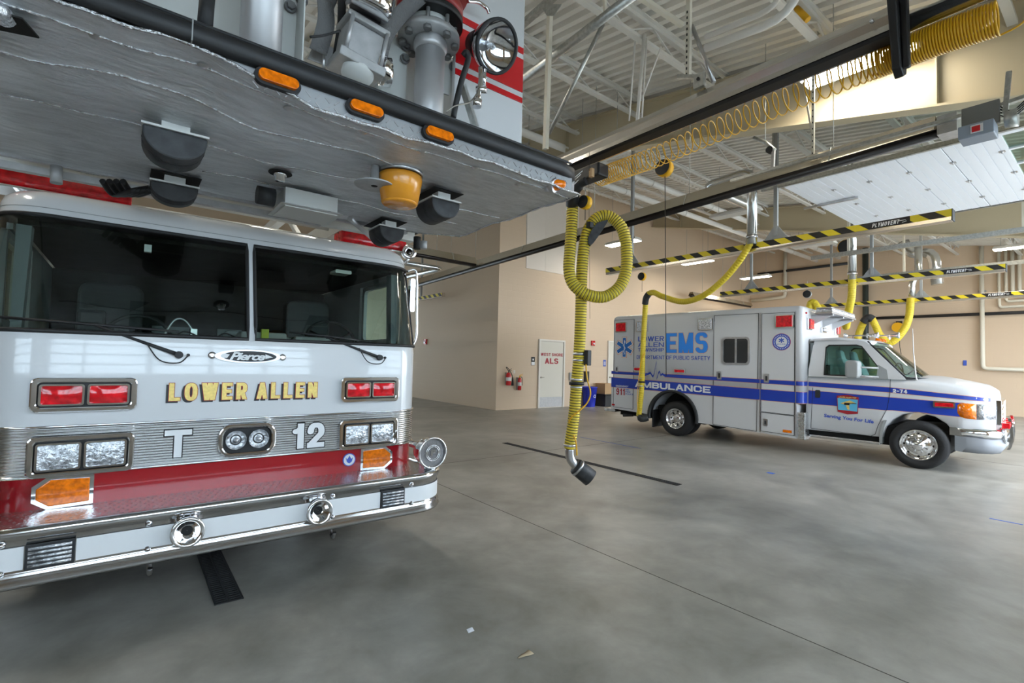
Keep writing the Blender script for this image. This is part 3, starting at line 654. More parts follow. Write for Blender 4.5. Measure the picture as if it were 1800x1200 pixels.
# elbow + nozzle
e0, e1, e2, e3 = P(1001, 788, D=DST), P(1003, 806, D=DST), P(1016, 824, D=DST), P(1030, 838, D=DST)
t.w('metal_elbow', MB().tube(smooth_path([e0, e1, e2], 5), .05, 16), 'steel')
n0, n1 = P(1011, 818, D=DST), P(1038, 840, D=DST); ax = (n1-n0)
nz = t.w('rubber_nozzle', MB().lathe([(.045, 0), (.088, .005), (.094, .02), (.098, ax.length), (.085, ax.length+.004), (.08, ax.length*.5)], n0, ax, 28), 'pad')
t.w('nozzle_clamp', MB().lathe([(.089, .03), (.099, .03), (.099, .055), (.089, .055)], n0, ax, 28), 'steel', parent=nz)
def band(px, py, r=.069, h=.012, mt='steel', nm='hose_clamp', tilt=(0, 0, 1)):
    c = P(px, py, D=DST); return t.w(nm, MB().lathe([(r-.006, -h), (r, -h), (r, h), (r-.006, h)], c, tilt, 24), mt)
band(1006, 368); band(1018, 622); band(1017.5, 633); band(1013.5, 667); band(1013, 680); band(1001.5, 782)
band(1013.5, 673.5, .085, .018, 'black', 'rubber_collar')
c = P(1033, 628, D=DST-.05)
bx = t.w('magnet_box', MB().box(c.x-.03, c.y-.03, c.z-.09, c.x+.03, c.y+.03, c.z+.08), 'dark', bevel=.006)
m = MB().tube(smooth_path([P(1030, 640, D=DST-.09), P(1032, 665, D=DST-.1), P(1038, 690, D=DST-.1), P(1032, 708, D=DST-.1), P(1018, 722, D=DST-.1), P(1003, 735, D=DST-.08), P(1001, 748, D=DST-.02), P(1012, 775, D=DST-.08), P(1014, 800, D=DST-.08)]), .008, 8)
t.w('air_line', m, 'coil')
# black saddle carrying the loop
m = MB(); pts = [P(1034, 432, D=DST-.12), P(1038, 418, D=DST-.12), P(1044, 406, D=DST-.12), P(1052, 397, D=DST-.12), P(1064, 391, D=DST-.12)]; q = [P(1038, 431, D=DST), P(1044, 420, D=DST), P(1051, 409, D=DST), P(1058, 400, D=DST), P(1067, 389, D=DST)]
m.loft([[a, a+Vector((.05, .06, 0)), b+Vector((.05, .06, 0)), b] for a, b in zip([P(1034, 428, D=DST-.08), P(1034, 417, D=DST-.08), P(1040, 404, D=DST-.08), P(1050, 391, D=DST-.08), P(1068, 386, D=DST-.08)], [P(1038, 431, D=DST-.08), P(1045, 424, D=DST-.08), P(1053, 413, D=DST-.08), P(1060, 402, D=DST-.08), P(1069, 388, D=DST-.08)])], smooth=False)
sd = t.w('saddle', m, 'pad')
c = P(1037, 396, D=DST-.08); t.w('saddle_bracket', MB().box(c.x-.03, c.y-.03, c.z-.03, c.x+.03, c.y+.03, c.z+.035), 'dark', parent=sd, bevel=.005)

# ---- the near suction rail, its trolley, balancer and air coil
t = Thing('suction_rail', 'large aluminium exhaust rail with black rubber lip running to upper right', 'exhaust rail', (3.85, 4.5, 3.66))
m = MB(); x0, x1, y0, y1 = 3.80, 4.0, .96, 9.0
poly = [(x0, 3.755), (x0+.008, 3.80), (x0-.012, 3.85), (x0-.012, 3.865), (x0+.03, 3.93), (x0+.075, 3.955), (x1-.055, 3.955), (x1, 3.90), (x1, 3.755)]
m.prism(poly, 'y', y0, y1, smooth=False); t.w('track', m, 'alu')
m = MB().prism([(x0+.012, 3.754), (x0+.0, 3.745), (x0+.03, 3.735), (x1-.055, 3.735), (x1-.04, 3.754)], 'y', y0, y1); t.w('rubber_lip', m, 'black')
m = MB().prism([(3.70, 4.05), (3.74, 4.15), (3.86, 4.2), (3.98, 4.1), (4.0, 3.7), (3.97, 3.5), (3.90, 3.46), (3.84, 3.5), (3.79, 3.72)], 'y', y0-.05, y0-.001); m.prism([(3.8, 3.95), (3.86, 3.95), (3.9, 3.5), (3.86, 3.5)], 'y', y0-.09, y0-.0505); t.w('end_bumper', m, 'black', bevel=.008)
m = MB()
for y, z in ((1.05, 3.85),): m.lathe([(.012, 0), (.012, -.02), (.006, -.025)], (x0-.012, y, z), (1, 0, 0), 12)
t.w('bolt', m, 'chrome')
for x_, r_, z_ in ((3.72, .05, 3.96), (3.95, .055, 3.84)):
    spiral_duct([(x_+.02, .9, z_), (x_+.05, -1.5, z_+.05)], r_, 'polished pipe past the near rail end, '+('upper of the pair' if z_ > 3.9 else 'lower of the pair'), 'air_pipe')
t = Thing('suction_trolley', 'black trolley with white ties riding under the near rail', 'trolley', (3.9, 3.75, 3.4))
m = MB().box(3.80, 3.45, 3.52, 3.97, 3.95, 3.66); t.w('carriage', m, 'black', bevel=.02)
m = MB().tube(smooth_path([P(1030, 318, D=DST-.3), P(1018, 325, D=DST-.25), P(1008, 340, D=DST-.15), P(1006, 360, D=DST-.02)]), [.045]*6+[.06]*7+[.072]*6, 18); t.w('swivel_elbow', m, 'black')
m = MB()
for a, b in (((1003, 330), (1017, 316)), ((1010, 312), (1024, 300)), ((1008, 318), (1021, 306)), ((998, 352), (1001, 340))): m.tube([P(*a, D=DST-.45), P(*b, D=DST-.45)], .004, 5)
t.w('cable_ties', m, 'lwhite'); c = P(1040, 303, D=DST-.4); t.w('wood_tag', MB().box(c.x-.02, c.y-.02, c.z-.05, c.x+.02, c.y+.02, c.z+.04), 'card')
t.w('cord', MB().tube([P(1036, 268, D=DST-.42), P(1036, 300, D=DST-.42)], .003, 5), 'dark')
def balancer(c, r, d, label, mt='yp', ax=(.95, .15, 0), up=.4, chain=.3, dn=0):
    c = Vector(c); a = Vector(ax).normalized(); t = Thing('hose_balancer', label, 'balancer', tuple(c-Vector((0, 0, r*1.1))))
    t.w('drum', MB().lathe([(r*.7, -d/2), (r, -d/2+.01), (r, d/2-.01), (r*.7, d/2)], c, a, 26), mt)
    t.w('cover', MB().lathe([(r*.93, -d/2-.012), (r*.5, -d/2-.018), (.002, -d/2-.018)], c, a, 26), 'black')
    m = MB()
    for k in range(int(up/.035)): m.tube([c+Vector((0, 0, r+.017+k*.035))+Vector((.008*math.cos(q), 0, .02*math.sin(q))) if k % 2 else c+Vector((0, 0, r+.017+k*.035))+Vector((0, .008*math.cos(q), .02*math.sin(q))) for q in [i*PI/4 for i in range(8)]], .0025, 5, closed=True)
    t.w('hook_chain', m, 'steel')
    if dn: t.w('cable', MB().tube([c-Vector((0, 0, r)), c-Vector((0, 0, r+dn))], .004, 5), 'black'); 
    return t
c = P(1029, 356, D=DST-.1); balancer(c, .075, .075, 'yellow and black spring balancer hung under the near trolley', ax=(.95, .1, 0), up=.12, dn=.12)
# coiled air hose
cp = [P(1052, 312, X=4.06), P(1150, 277, X=4.06), P(1350, 190, X=4.06), P(1500, 128, X=4.06), P(1650, 68, X=4.06), P(1755, 32, X=4.06)]
cy0, cy1 = cp[0].y, cp[-1].y
def cc(y):
    for a, b in zip(cp, cp[1:]):
        if a.y >= y >= b.y:
            t_ = (a.y-y)/(a.y-b.y); return a.lerp(b, t_)
    return cp[-1] if y < cy1 else cp[0]
path = []; rad = []; y = cy0; ang = 0
while y > cy1:
    f = (cy0-y)/(cy0-cy1)
    pitch = .030 if f < .10 else (.030+(f-.10)/.18*.045 if f < .28 else (.078 if f < .72 else (.078-(f-.72)/.1*.062 if f < .82 else .0150)))
    c = cc(y); R_ = .098
    path.append(c+Vector((R_*math.cos(ang), 0, R_*math.sin(ang)*1.0))); rad.append(.0052+.0018*(f > .8)); ang += 2*PI/18; y -= pitch/18
t = Thing('air_coil', 'long coiled yellow air hose stretched under the near rail', 'coiled hose', tuple(cc((cy0+cy1)/2)-Vector((0, 0, .1))))
m = MB().tube(path, rad, 6); t.w('coil', m, 'coil')
e = path[-1]; t.w('lead_line', MB().tube(smooth_path([e, e+Vector((0, -.1, .03)), e+Vector((.02, -.15, .15)), e+Vector((.0, -.15, .35))]), .006, 6), 'coil')
e = path[0]; t.w('inlet_cone', MB().tube(smooth_path([e, e+Vector((-.05, .05, -.05)), Vector((3.9, 3.7, 3.58))]), .006, 6), 'coil')

# ---- ambulance hose (middle) and the hoses beyond
def plain_hose(path, r, label, D=None, parts=(), mtl='yellow', rib=.004, pitch=.05):
    path2, rs, at, L = ribbed_hose(path, r, rad=rib, pitch=pitch, k=8)
    t = Thing('exhaust_hose', label, 'exhaust hose', tuple(path[-1])); t.w('hose', MB().tube(path2, rs, 14), mtl); return t
X1, X2 = 8.7, 9.2
pp = [P(1320, 425, X=8.66), P(1300, 458, X=8.7), P(1270, 493, X=8.75), P(1235, 520, X=8.8), P(1200, 530, X=8.85), P(1165, 521, X=8.9), P(1148, 514, X=8.95), P(1137, 522, X=9.0), P(1133, 560, X=9.1), P(1130, 620, X=9.15), P(1128, 680, X=9.2), P(1123, 730, X=9.25)]
t = plain_hose(pp, .058, 'yellow hose drooping from chrome duct and dropping beside the ambulance rear')
c = P(1136, 524, X=8.98)
t.w('saddle', MB().tube(smooth_path([P(1141, 516, X=8.97), P(1136, 523, X=8.99), P(1134, 534, X=9.03)], 4), .07, 14), 'pad')
for q in ((1129, 655), (1128, 665), (1127, 678)): t.w('hose_clamp', MB().lathe([(.055, -.014), (.068, -.014), (.068, .014), (.055, .014)], P(*q, X=9.19), (0, 0, 1), 20), 'steel')
t.w('rubber_collar', MB().lathe([(.055, -.02), (.08, -.02), (.08, .02), (.055, .02)], P(1128, 671, X=9.19), (0, 0, 1), 20), 'black')
t.w('rubber_nozzle', MB().tube(smooth_path([P(1123, 728, X=9.25), P(1128, 735, X=9.28), P(1139, 733, X=9.36)], 4), [.06, .06, .07, .09, .09, .085, .085, .08, .08], 16), 'pad')
t.w('air_line', MB().tube(smooth_path([P(1133, 620, X=9.08), P(1126, 640, X=9.1), P(1120, 700, X=9.15), P(1124, 728, X=9.15)]), .008, 6), 'coil')
c = P(1129, 486, X=8.9); balancer(c, .09, .08, 'small yellow and black balancer under the left end of striped rail', ax=(.95, .1, 0), up=.12, dn=.25)
c = P(1168, 296, X=6.2); balancer(c, .125, .12, 'large yellow and black reel hung behind the air coil', ax=(.95, .1, 0), up=.2)
solo('pull_cord', MB().tube([P(1169, 308, X=6.2), P(1171, 660, X=6.2)], .006, 6), 'black', 'thin black cord hanging in front of the ambulance', 'cord')
solo('pull_cord', MB().tube([P(1037, 560, X=11.8), P(1035, 655, X=11.8), P(1034, 215, X=11.8)][::2], .006, 6), 'dark', 'thin dark cord behind the hanging hose', 'cord')
c = P(1488, 435, X=14.2); balancer(c, .2, .14, 'yellow and black ring shaped reel left of second chrome duct', ax=(.9, .3, 0), up=.2)
c = P(1419, 517, X=13.9); balancer(c, .1, .1, 'grey balancer above the ambulance roof', ax=(.9, .2, 0), mt='grey', up=.25)
t = plain_hose([P(1498, 488, X=13.66), P(1497, 520, X=13.7), P(1492, 545, X=13.9), P(1487, 575, X=14.6)], .085, 'yellow hose falling from the second chrome duct behind the light bar')
t = plain_hose([P(1427, 560, X=13.8), P(1424, 536, X=13.8), P(1431, 532, X=13.8), P(1440, 548, X=13.8), P(1441, 570, X=13.8)], .085, 'short yellow hose bend above the ambulance roof corner')
t = plain_hose([P(1601, 524, X=18.66), P(1597, 560, X=18.6), P(1585, 585, X=18.55), P(1565, 602, X=18.5), P(1548, 590, X=18.45), P(1540, 575, X=18.4), P(1531, 559, X=18.4), P(1521, 562, X=18.4), P(1512, 580, X=18.5), P(1506, 600, X=18.5)], .10, 'yellow hose hanging in a deep U beyond the ambulance cab')
t.w('saddle', MB().tube(smooth_path([P(1535, 562, X=18.4), P(1526, 558, X=18.38), P(1518, 566, X=18.4)], 4), .12, 14), 'pad')

# ---- radiant heaters
def heater(p0, p1, label, up=.17, w=.30, hangers=3, name='radiant_heater'):
    p0, p1 = Vector(p0), Vector(p1); d = (p1-p0).normalized(); s = Vector((0, 0, 1)).cross(d).normalized(); z = Vector((0, 0, 1))
    t = Thing(name, label, 'heater', tuple((p0+p1)/2))
    q = [(-w/2, 0), (-w/4, up), (w/4, up), (w/2, 0), (w/2-.006, 0), (w/4-.006, up-.008), (-w/4+.006, up-.008), (-w/2+.006, 0)]
    t.w('reflector', MB().loft([[p+s*a+z*b for a, b in q] for p in (p0, p1)], smooth=False), 'refl')
    t.w('burner_tube', MB().tube([p0-d*.05+z*.0, p1+d*.05+z*.0], .055, 16), mat('blackened_tube', (.035, .03, .028), .35, .6))
    for k in range(int((p1-p0).length/2.0)+1):
        m = MB(); c = p0.lerp(p1, (k+.5)/(int((p1-p0).length/2.0)+1)); m.tube([c+s*(-w/2-.01)+z*-.01, c+s*(-w/4-.01)+z*(up+.01), c+s*(w/4+.01)+z*(up+.01), c+s*(w/2+.01)-z*.01], .005, 5)
        m.tube([c+z*(up+.01), Vector((c.x, c.y, ZR(c.y)-.005))], .005, 5); t.w('wire_hanger', m, 'galv')
    return t
t = heater((6.8, 1.3, 4.12), (6.8, 13.2, 3.74), 'long radiant heater with tan reflector crossing left of the raised door')
c = P(1660, 250, X=6.8); t.w('end_box', MB().box(6.68, 1.12, 4.06, 6.92, 1.28, 4.26), 'steel')
heater((4.0, 10.0, 3.90), (6.6, 10.0, 3.87), 'cross branch of the radiant heater behind the truck cab')
t = Thing('flue_pipe', 'thin metal pipe bent below the heater branch right of the truck', 'pipe', (5.2, 9.9, 3.6)); t.w('run', MB().tube(elbow([(3.9, 10.3, 3.72), (5.9, 10.3, 3.72), (5.6, 14.0, 3.7)], .2), .06), 'duct'); t.w('ceiling_rod', MB().tube([(5.0, 10.3, 3.78), (5.0, 10.3, ZR(10.3)-.005)], .006, 5), 'galv')
_a, _b = P(1215, 520, Y=11.6), P(1318, 538, Y=11.6)
heater((_a.x, 11.6, _a.z), (_b.x, 11.6, _a.z), 'far radiant heater crossing the back wall above the ambulance roof')
t = Thing('heater_control', 'grey heater control box with red sticker at upper right', 'control box', (6.6, .9, 3.9))
a = P(1690, 228, X=6.55); b = P(1757, 178, X=6.55)
t.w('back_plate', MB().box(6.55, b.y, a.z-.02, 6.6, a.y, b.z+.03), 'boxgrey', bevel=.004)
t.w('cover', MB().box(6.38, b.y+.02, a.z-.16, 6.62, a.y+.0, a.z-.03), 'boxblue', bevel=.008)
m = MB().box(6.375, .88, a.z-.13, 6.379, .97, a.z-.05); t.w('warning_sticker', m, 'lwhite'); t.w('red_mark', MB().box(6.37, .90, a.z-.12, 6.3745, .96, a.z-.065), 'fred')
t.w('fan_housing', MB().lathe([(.02, 0), (.08, .01), (.09, .1)], (6.6, b.y-.02, a.z+.0), (0, -1, 0), 20), 'galv')
m = MB()
for k in range(4): m.tube(smooth_path([(6.58, b.y, a.z+.05+.03*k), (6.55, b.y-.1, a.z+.02*k), (6.6, b.y-.25, a.z+.15+.03*k)]), .006, 5)
t.w('wires', m, 'dark'); t.w('support_angle', MB().bar((6.57, .75, 4.05), (6.57, .72, 4.45), .04, .04), 'galv')
a, b = P(1285, 318, X=6.6), P(1690, 204, X=6.6)
solo('support_channel', MB().bar(a, b, .05, .035), 'galv', 'thin galvanized channel running above the radiant heater', 'channel')
solo('support_channel', MB().bar(P(1757, 186, X=6.6), P(1830, 160, X=6.6), .05, .035), 'galv', 'galvanized channel right of heater control box', 'channel')
t = Thing('strut_hanger', 'cream slotted hanger strut with diagonal brace above the heater', 'hanger', tuple(P(1429, 273, X=6.7)))
m = MB().bar(P(1429, 273, X=6.65), P(1430, 120, X=6.65), .03, .03); m.bar(P(1420, 276, X=6.65), P(1438, 270, X=6.65), .03, .02); t.w('strut', m, 'cpipe'); t.w('brace', MB().bar(P(1412, 145, X=6.65), P(1427, 232, X=6.65), .02, .02), 'cpipe')
m = MB()
for k in range(14): c = P(1429, 270, X=6.65).lerp(P(1430, 120, X=6.65), k/14); m.box(c.x-.017, c.y-.006, c.z-.01, c.x-.0155, c.y+.006, c.z+.01)
t.w('slot_shade', m, 'void')  # dark patches on the strut face painted as shade in its perforations
t = Thing('door_bracket', 'dark bracket arm with motor hanging under the girder', 'bracket', tuple(P(1360, 265, X=7.3))); t.w('arm', MB().tube([P(1325, 242, X=7.2), P(1345, 250, X=7.2), P(1362, 264, X=7.2)], .028, 10), 'galv'); t.w('post', MB().bar(P(1360, 262, X=7.2), P(1358, 300, X=7.2), .04, .04), 'lgrey'); t.w('ceiling_rod', MB().tube([P(1345, 250, X=7.2), (7.2, P(1345, 250, X=7.2).y, ZR(P(1345, 250, X=7.2).y)-.005)], .006, 5), 'galv'); t.w('knuckle', MB().lathe([(.05, -.04), (.05, .04)], P(1354, 264, X=7.2), (1, 0, 0), 14), 'dark')

# ---- raised sectional door
DZ = 4.70; dx0, dx1 = 8.87, 12.62
t = Thing('sectional_door', 'raised white sectional door lying flat under the roof at upper right', 'overhead door', ((dx0+dx1)/2, 2.4, DZ))
ys = [3.76-.525*k for k in range(6)]
for k in range(5):
    m = MB(); y1, y0 = ys[k], ys[k+1]; n = 4; gw = .012
    for j in range(n):
        a = y0+.004+(y1-y0-.008)*j/n; b = y0+.004+(y1-y0-.008)*(j+1)/n; m.box(dx0, a+gw/2, DZ-.02, dx1, b-gw/2, DZ)
    m.box(dx0, y0+.004, DZ-.012, dx1, y1-.004, DZ+.03); sct = t.w('section', m, 'panel')
for k in range(1, 6):
    for f in (.2, .5, .8):
        x = dx0+(dx1-dx0)*f; y = ys[k]
        m = MB().box(x-.04, y-.035, DZ-.026, x+.04, y+.035, DZ-.021); m.cyl((x-.03, y, DZ-.035), (x+.03, y, DZ-.035), .012); t.w('hinge', m, 'steel')
for k in range(3):
    y1 = ys[5]-.62*k; y0 = y1-.6; m = MB(); n = 5
    m.ringplate([(dx0, y0), (dx1, y0), (dx1, y1), (dx0, y1)], [(dx0+.1, y0+.07), (dx1-.1, y0+.07), (dx1-.1, y1-.07), (dx0+.1, y1-.07)], 'z', DZ-.02, DZ+.03)
    for j in range(1, n): x = dx0+(dx1-dx0)*j/n; m.box(x-.03, y0+.07, DZ-.02, x+.03, y1-.07, DZ+.03)
    sct = t.w('glazed_section', m, 'panel'); t.w('pane', MB().box(dx0+.1, y0+.07, DZ, dx1-.1, y1-.07, DZ+.006), 'aglass', parent=sct)
a, b = P(1450, 360, Z=DZ-.06), P(1515, 352, Z=DZ-.06); t.w('push_arm', MB().bar((a.x, b.y+.9, DZ-.05), (a.x, b.y, DZ-.05), .04, .04), 'steel')
for x, nm in ((dx0-.06, 'left'), (dx1+.06, 'right')):
    t = Thing('door_track', nm+' steel track of the raised sectional door', 'track', (x, 1.2, DZ-.02))
    m = MB().box(x-.03, -1.5, DZ-.03, x+.03, 4.1, DZ-.025); m.box(x-.03, -1.5, DZ-.03, x-.026, 4.1, DZ+.04); m.box(x+.026, -1.5, DZ-.03, x+.03, 4.1, DZ+.04); t.w('channel', m, 'galv')
    for y in (.3, 3.9): t.w('hanger', MB().bar((x, y, DZ+.04), (x, y, ZR(y)-.005), .035, .035), 'galv')
for x, y1, z, nm in ((13.4, 5.0, 4.3, 'nearer'), (17.9, 5.5, 4.4, 'farther')):
    t = Thing('door_track', nm+' long grey track beyond the raised door', 'track', (x, 2, z)); m = MB().box(x-.04, -1.5, z-.05, x+.04, y1, z+.05); t.w('channel', m, 'galv')
    for y in (1.3, 4.2): t.w('hanger', MB().bar((x, y, z+.051), (x, y, ZR(y)-.005), .05, .05), 'cpipe')
# ---- galvanized steelwork at top centre
def bar_thing(name, a, b, w, h, mt, label, cat='brace', rnd=False):
    m = MB()
    if rnd: m.tube([a, b], w, 14)
    else: m.bar(a, b, w, h)
    return solo(name, m, mt, label, cat)
bar_thing('support_pipe', P(905, 150, X=3.4), P(1118, -12, X=3.4), .045, 0, 'galv', 'thick galvanized pipe slanting across the top centre', rnd=True)
bar_thing('support_angle', P(905, 55, X=3.3), P(990, -20, X=3.3), .07, .05, 'galv', 'galvanized bar crossing behind the white platform panel top')
bar_thing('support_post', P(967, 15, X=3.3), P(959, 262, X=3.3), .045, .045, 'cpipe', 'square cream post beside the aerial platform', 'post')
m = MB().prism([(P(950, 8, X=3.27).y, P(950, 8, X=3.27).z), (P(988, 8, X=3.27).y, P(988, 8, X=3.27).z), (P(975, 28, X=3.27).y, P(975, 28, X=3.27).z), (P(962, 28, X=3.27).y, P(962, 28, X=3.27).z)], 'x', 3.26, 3.27); solo('gusset_plate', m, 'galv', 'small bolted gusset plate on top of the cream post', 'plate')
bar_thing('brace_rod', P(1060, 42, X=3.6), P(965, 235, X=3.6), .022, 0, 'galv', 'thin dark round brace slanting down beside the cream post', rnd=True)
bar_thing('slotted_angle', P(1063, -10, X=3.4), P(1064, 26, X=3.4), .035, .02, 'cpipe', 'short cream slotted angle at top edge', 'angle')
bar_thing('cross_tube', P(1120, -8, X=4.1), P(1199, 44, Y=P(1120, -8, X=4.1).y), .05, .05, 'cpipe', 'cream square tube slanting down from top edge', 'tube')
t = Thing('slotted_angle', 'slotted steel angle hanging vertically over the near rail', 'angle', tuple(P(1208, 138, X=3.85)))
a, b = P(1208, 138, X=3.85), P(1208, -30, X=3.85)
m = MB().box(a.x-.002, a.y-.02, a.z, a.x+.0, a.y+.02, b.z); m.box(a.x, a.y-.02, a.z, a.x+.035, a.y-.017, b.z); t.w('angle', m, 'cpipe')
m = MB()
for k in range(12): z = a.z+.03+k*.052; m.box(a.x-.0035, a.y+.0, z, a.x-.0022, a.y+.012, z+.024)
t.w('slot_shade', m, 'void')  # perforations are dark patches, their shade put into the colour
bar_thing('brace_rod', P(1216, 45, X=3.9), P(1255, 145, X=3.9), .018, 0, 'steel', 'bright conduit strut right of the slotted angle', rnd=True)
t = Thing('rail_clamp', 'galvanized clamp bracket on top of the near rail', 'bracket', tuple(P(1235, 158, X=3.85))); c = P(1233, 152, X=3.85)
t.w('plate', MB().box(3.80, c.y-.05, 3.956, 3.84, c.y+.05, 4.08), 'galv', bevel=.004); t.w('arm', MB().bar((3.83, c.y, 4.06), (3.83, c.y+.22, 4.16), .04, .03), 'galv'); t.w('bolt', MB().cyl((3.79, c.y, 4.03), (3.8, c.y, 4.03), .014), 'dark')
# joist drop frame in the roof
t = Thing('pipe_drop', 'group of white vertical conduits hanging from a roof joist', 'conduit', tuple(P(1120, 215, X=6.5)))
for (x0, y0), (x1, y1), r in (((1133, 60), (1120, 215), .025), ((1118, 52), (1106, 212), .012), ((1137, 68), (1128, 210), .012), ((1162, 82), (1128, 175), .012)): t.w('conduit', MB().tube([P(x0, y0, X=5.5), P(x1, y1, X=5.5)], r, 8), 'pvc')

# ================================================================== THE AMBULANCE (x forward, y to its far side, z up)
A = Thing('ambulance', 'white ambulance with blue stripes parked at the right', 'ambulance', (9.495, 6.276, 0), math.radians(-85.2))
def arc(cx, cz, r, a0, a1, n): return [(cx+r*math.cos(math.radians(a0+(a1-a0)*i/n)), cz+r*math.sin(math.radians(a0+(a1-a0)*i/n))) for i in range(n+1)]
MW = 2.36
# module
m = MB()
low = [(-1.67, .46), (-.62, .41)]+arc(-.05, .40, .55, 180, 0, 18)+[(.52, .35), (2.42, .26), (2.42, .97), (-1.67, .97)]
m.prism(low, 'y', 0, MW)
rings = []
for z, i in ((.965, 0), (2.60, 0), (2.655, .012), (2.69, .04), (2.705, .085)):
    rings.append([(x, y, z) for x, y in rrect(-1.67+i, i, 2.53-i, MW-i, .09, 6)])
m.loft(rings)
A.l('module_body', m, 'awhite')
m = MB().prism([(2.43, .26)]+[(2.43+.09*math.sin(a), 0) for a in []]+[(2.56, .25), (2.56, .74), (2.43, .75)], 'y', -.004, .25); g = A.l('corner_guard', m, 'diamond', bevel=.01)
m = MB()
for k in range(9):
    for j in range(3): m.box(2.45+j*.035, -.0075, .28+k*.05, 2.465+j*.035, -.0045, .305+k*.05)
A.l('guard_dimples', m, 'steel', parent=g)
# stripes with their fine orange outline, on the module
def par(m, x0, x1, t0, t1, b0, b1, y0, y1, mi=None): m.prism([(x0, b0), (x1, b1), (x1, t1), (x0, t0)], 'y', y0, y1, mi)
def sl(x, a, b): return a+(b-a)*(x+1.70)/4.07
U = lambda x: (sl(x, 1.36, 1.305), sl(x, 1.30, 1.23)); Lw = lambda x: (sl(x, 1.21, 1.11), sl(x, .98, .91))
m = MB(); e = MB()
for x0, x1, f in ((-1.668, -.70, U), (-.24, 2.44, U), (-1.668, 2.44, Lw)):
    par(m, x0, x1, f(x0)[0], f(x1)[0], f(x0)[1], f(x1)[1], -.0115, -.009); par(e, x0, x1, f(x0)[0]+.008, f(x1)[0]+.008, f(x0)[1]-.008, f(x1)[1]-.008, -.0085, .001)
def wrapc(m, f, g, off):       # stripe carried round the front corner
    pts = [(2.44, 0)]+[(2.44+.09*math.sin(math.radians(a)), .09-.09*math.cos(math.radians(a))) for a in range(0, 91, 15)]+[(2.53, .45)]
    n = len(pts); v = []
    for x, y in pts:
        nx, ny = (0, -1) if x <= 2.441 else ((1, 0) if y > .1 else ((x-2.44)/.09, (y-.09)/.09)); v.append((x+nx*off, y+ny*off))
    m.add([(x, y, g) for x, y in v]+[(x, y, f) for x, y in v], [(i, i+1, n+i+1, n+i) for i in range(n-1)], True)
wrapc(m, 1.303, 1.228, .010); wrapc(m, 1.108, .908, .010); wrapc(e, 1.311, 1.220, .006); wrapc(e, 1.116, .900, .006)
st = A.l('side_stripes', m, 'blue'); A.l('stripe_outline', e, 'edge', parent=st)
m = MB(); pts = [(-.72, 1.315), (-.66, 1.325), (-.60, 1.36), (-.56, 1.30), (-.53, 1.27), (-.50, 1.36), (-.45, 1.62), (-.435, 1.22), (-.40, 1.35), (-.37, 1.40), (-.34, 1.31), (-.30, 1.34), (-.24, 1.31)]
for a, b in zip(pts, pts[1:]):
    m.prism([(a[0], a[1]-.022), (b[0]+.004, b[1]-.022), (b[0]+.004, b[1]+.022), (a[0], a[1]+.022)], 'y', -.012, -.010)
A.l('heartbeat_line', m, 'blue')
# compartment doors, the entry door with its window
def sdoor(pts, nm='compartment_door', win=None):
    m = MB(); xs = [p[0] for p in pts]; zs = [p[1] for p in pts]
    if win:
        cx, cz = (win[0]+win[2])/2, (win[1]+win[3])/2
        inner = rrect(*win, .07, 5); outer = []
        for x, z in inner:
            dx, dz = x-cx, z-cz; best = 9
            for i in range(len(pts)):
                p, q = pts[i], pts[(i+1) % len(pts)]; ex, ez = q[0]-p[0], q[1]-p[1]; den = dx*ez-dz*ex
                if abs(den) < 1e-9: continue
                s_ = ((p[0]-cx)*ez-(p[1]-cz)*ex)/den; u_ = ((p[0]-cx)*dz-(p[1]-cz)*dx)/den
                if s_ > 0 and -1e-6 <= u_ <= 1+1e-6: best = min(best, s_)
            outer.append((cx+dx*best, cz+dz*best))
        m.ringplate(outer, inner, 'y', -.006, -.0005)
    else: m.prism(pts, 'y', -.006, -.0005)
    o = A.l(nm, m, 'awhite'); s = MB(); n = len(pts)
    for i in range(n):
        p, q = pts[i], pts[(i+1) % n]; s.bar((p[0], -.004, p[1]), (q[0], -.004, q[1]), .008, .010, up=(0, 1, 0))
    A.l('door_seam', s, 'dark', parent=o); return o
d1 = sdoor([(-1.60, .50), (-1.05, .485), (-1.05, 2.60), (-1.60, 2.60)])
d2 = sdoor([(.86, .35), (1.72, .31), (1.75, 2.59), (.87, 2.59)], 'entry_door', win=(1.05, 1.60, 1.57, 2.12))
d3 = sdoor([(1.80, .70), (2.38, .68), (2.385, 2.58), (1.81, 2.58)])
d4 = sdoor([(1.80, .33), (2.38, .31), (2.38, .665), (1.80, .685)], 'lower_compartment_door')
m = MB(); m.box(1.775, -.012, .3, 1.79, .0, 2.6); m.box(2.395, -.012, .3, 2.41, 0, 2.6); A.l('door_trim', m, 'steel')
m = MB().ringplate(rrect(1.03, 1.58, 1.59, 2.14, .085, 5), rrect(1.07, 1.62, 1.55, 2.10, .055, 5), 'y', -.02, -.006); m.box(1.30, -.018, 1.62, 1.335, -.006, 2.10); wf = A.l('window_frame', m, 'steel', parent=d2)
A.l('window_glass', MB().prism(rrect(1.06, 1.61, 1.56, 2.11, .06), 'y', -.005, -.002), mat('black_window', (.008, .009, .01), .06, coat=.5), parent=d2)
def pull(par_, x, z, w=.075, h=.15):
    m = MB().prism(rrect(x-w/2, z-h/2, x+w/2, z+h/2, .012), 'y', -.022, -.006); o = A.l('door_handle', m, 'steel', parent=par_); A.l('handle_recess', MB().box(x-w*.2, -.026, z-h*.3, x+w*.2, -.0225, z+h*.25), 'dark', parent=o)
pull(d1, -1.51, 1.42); pull(d2, .99, 1.36, .09, .17); pull(d3, 1.90, 1.34, .09, .17); pull(d4, 1.885, .50, .08, .13)
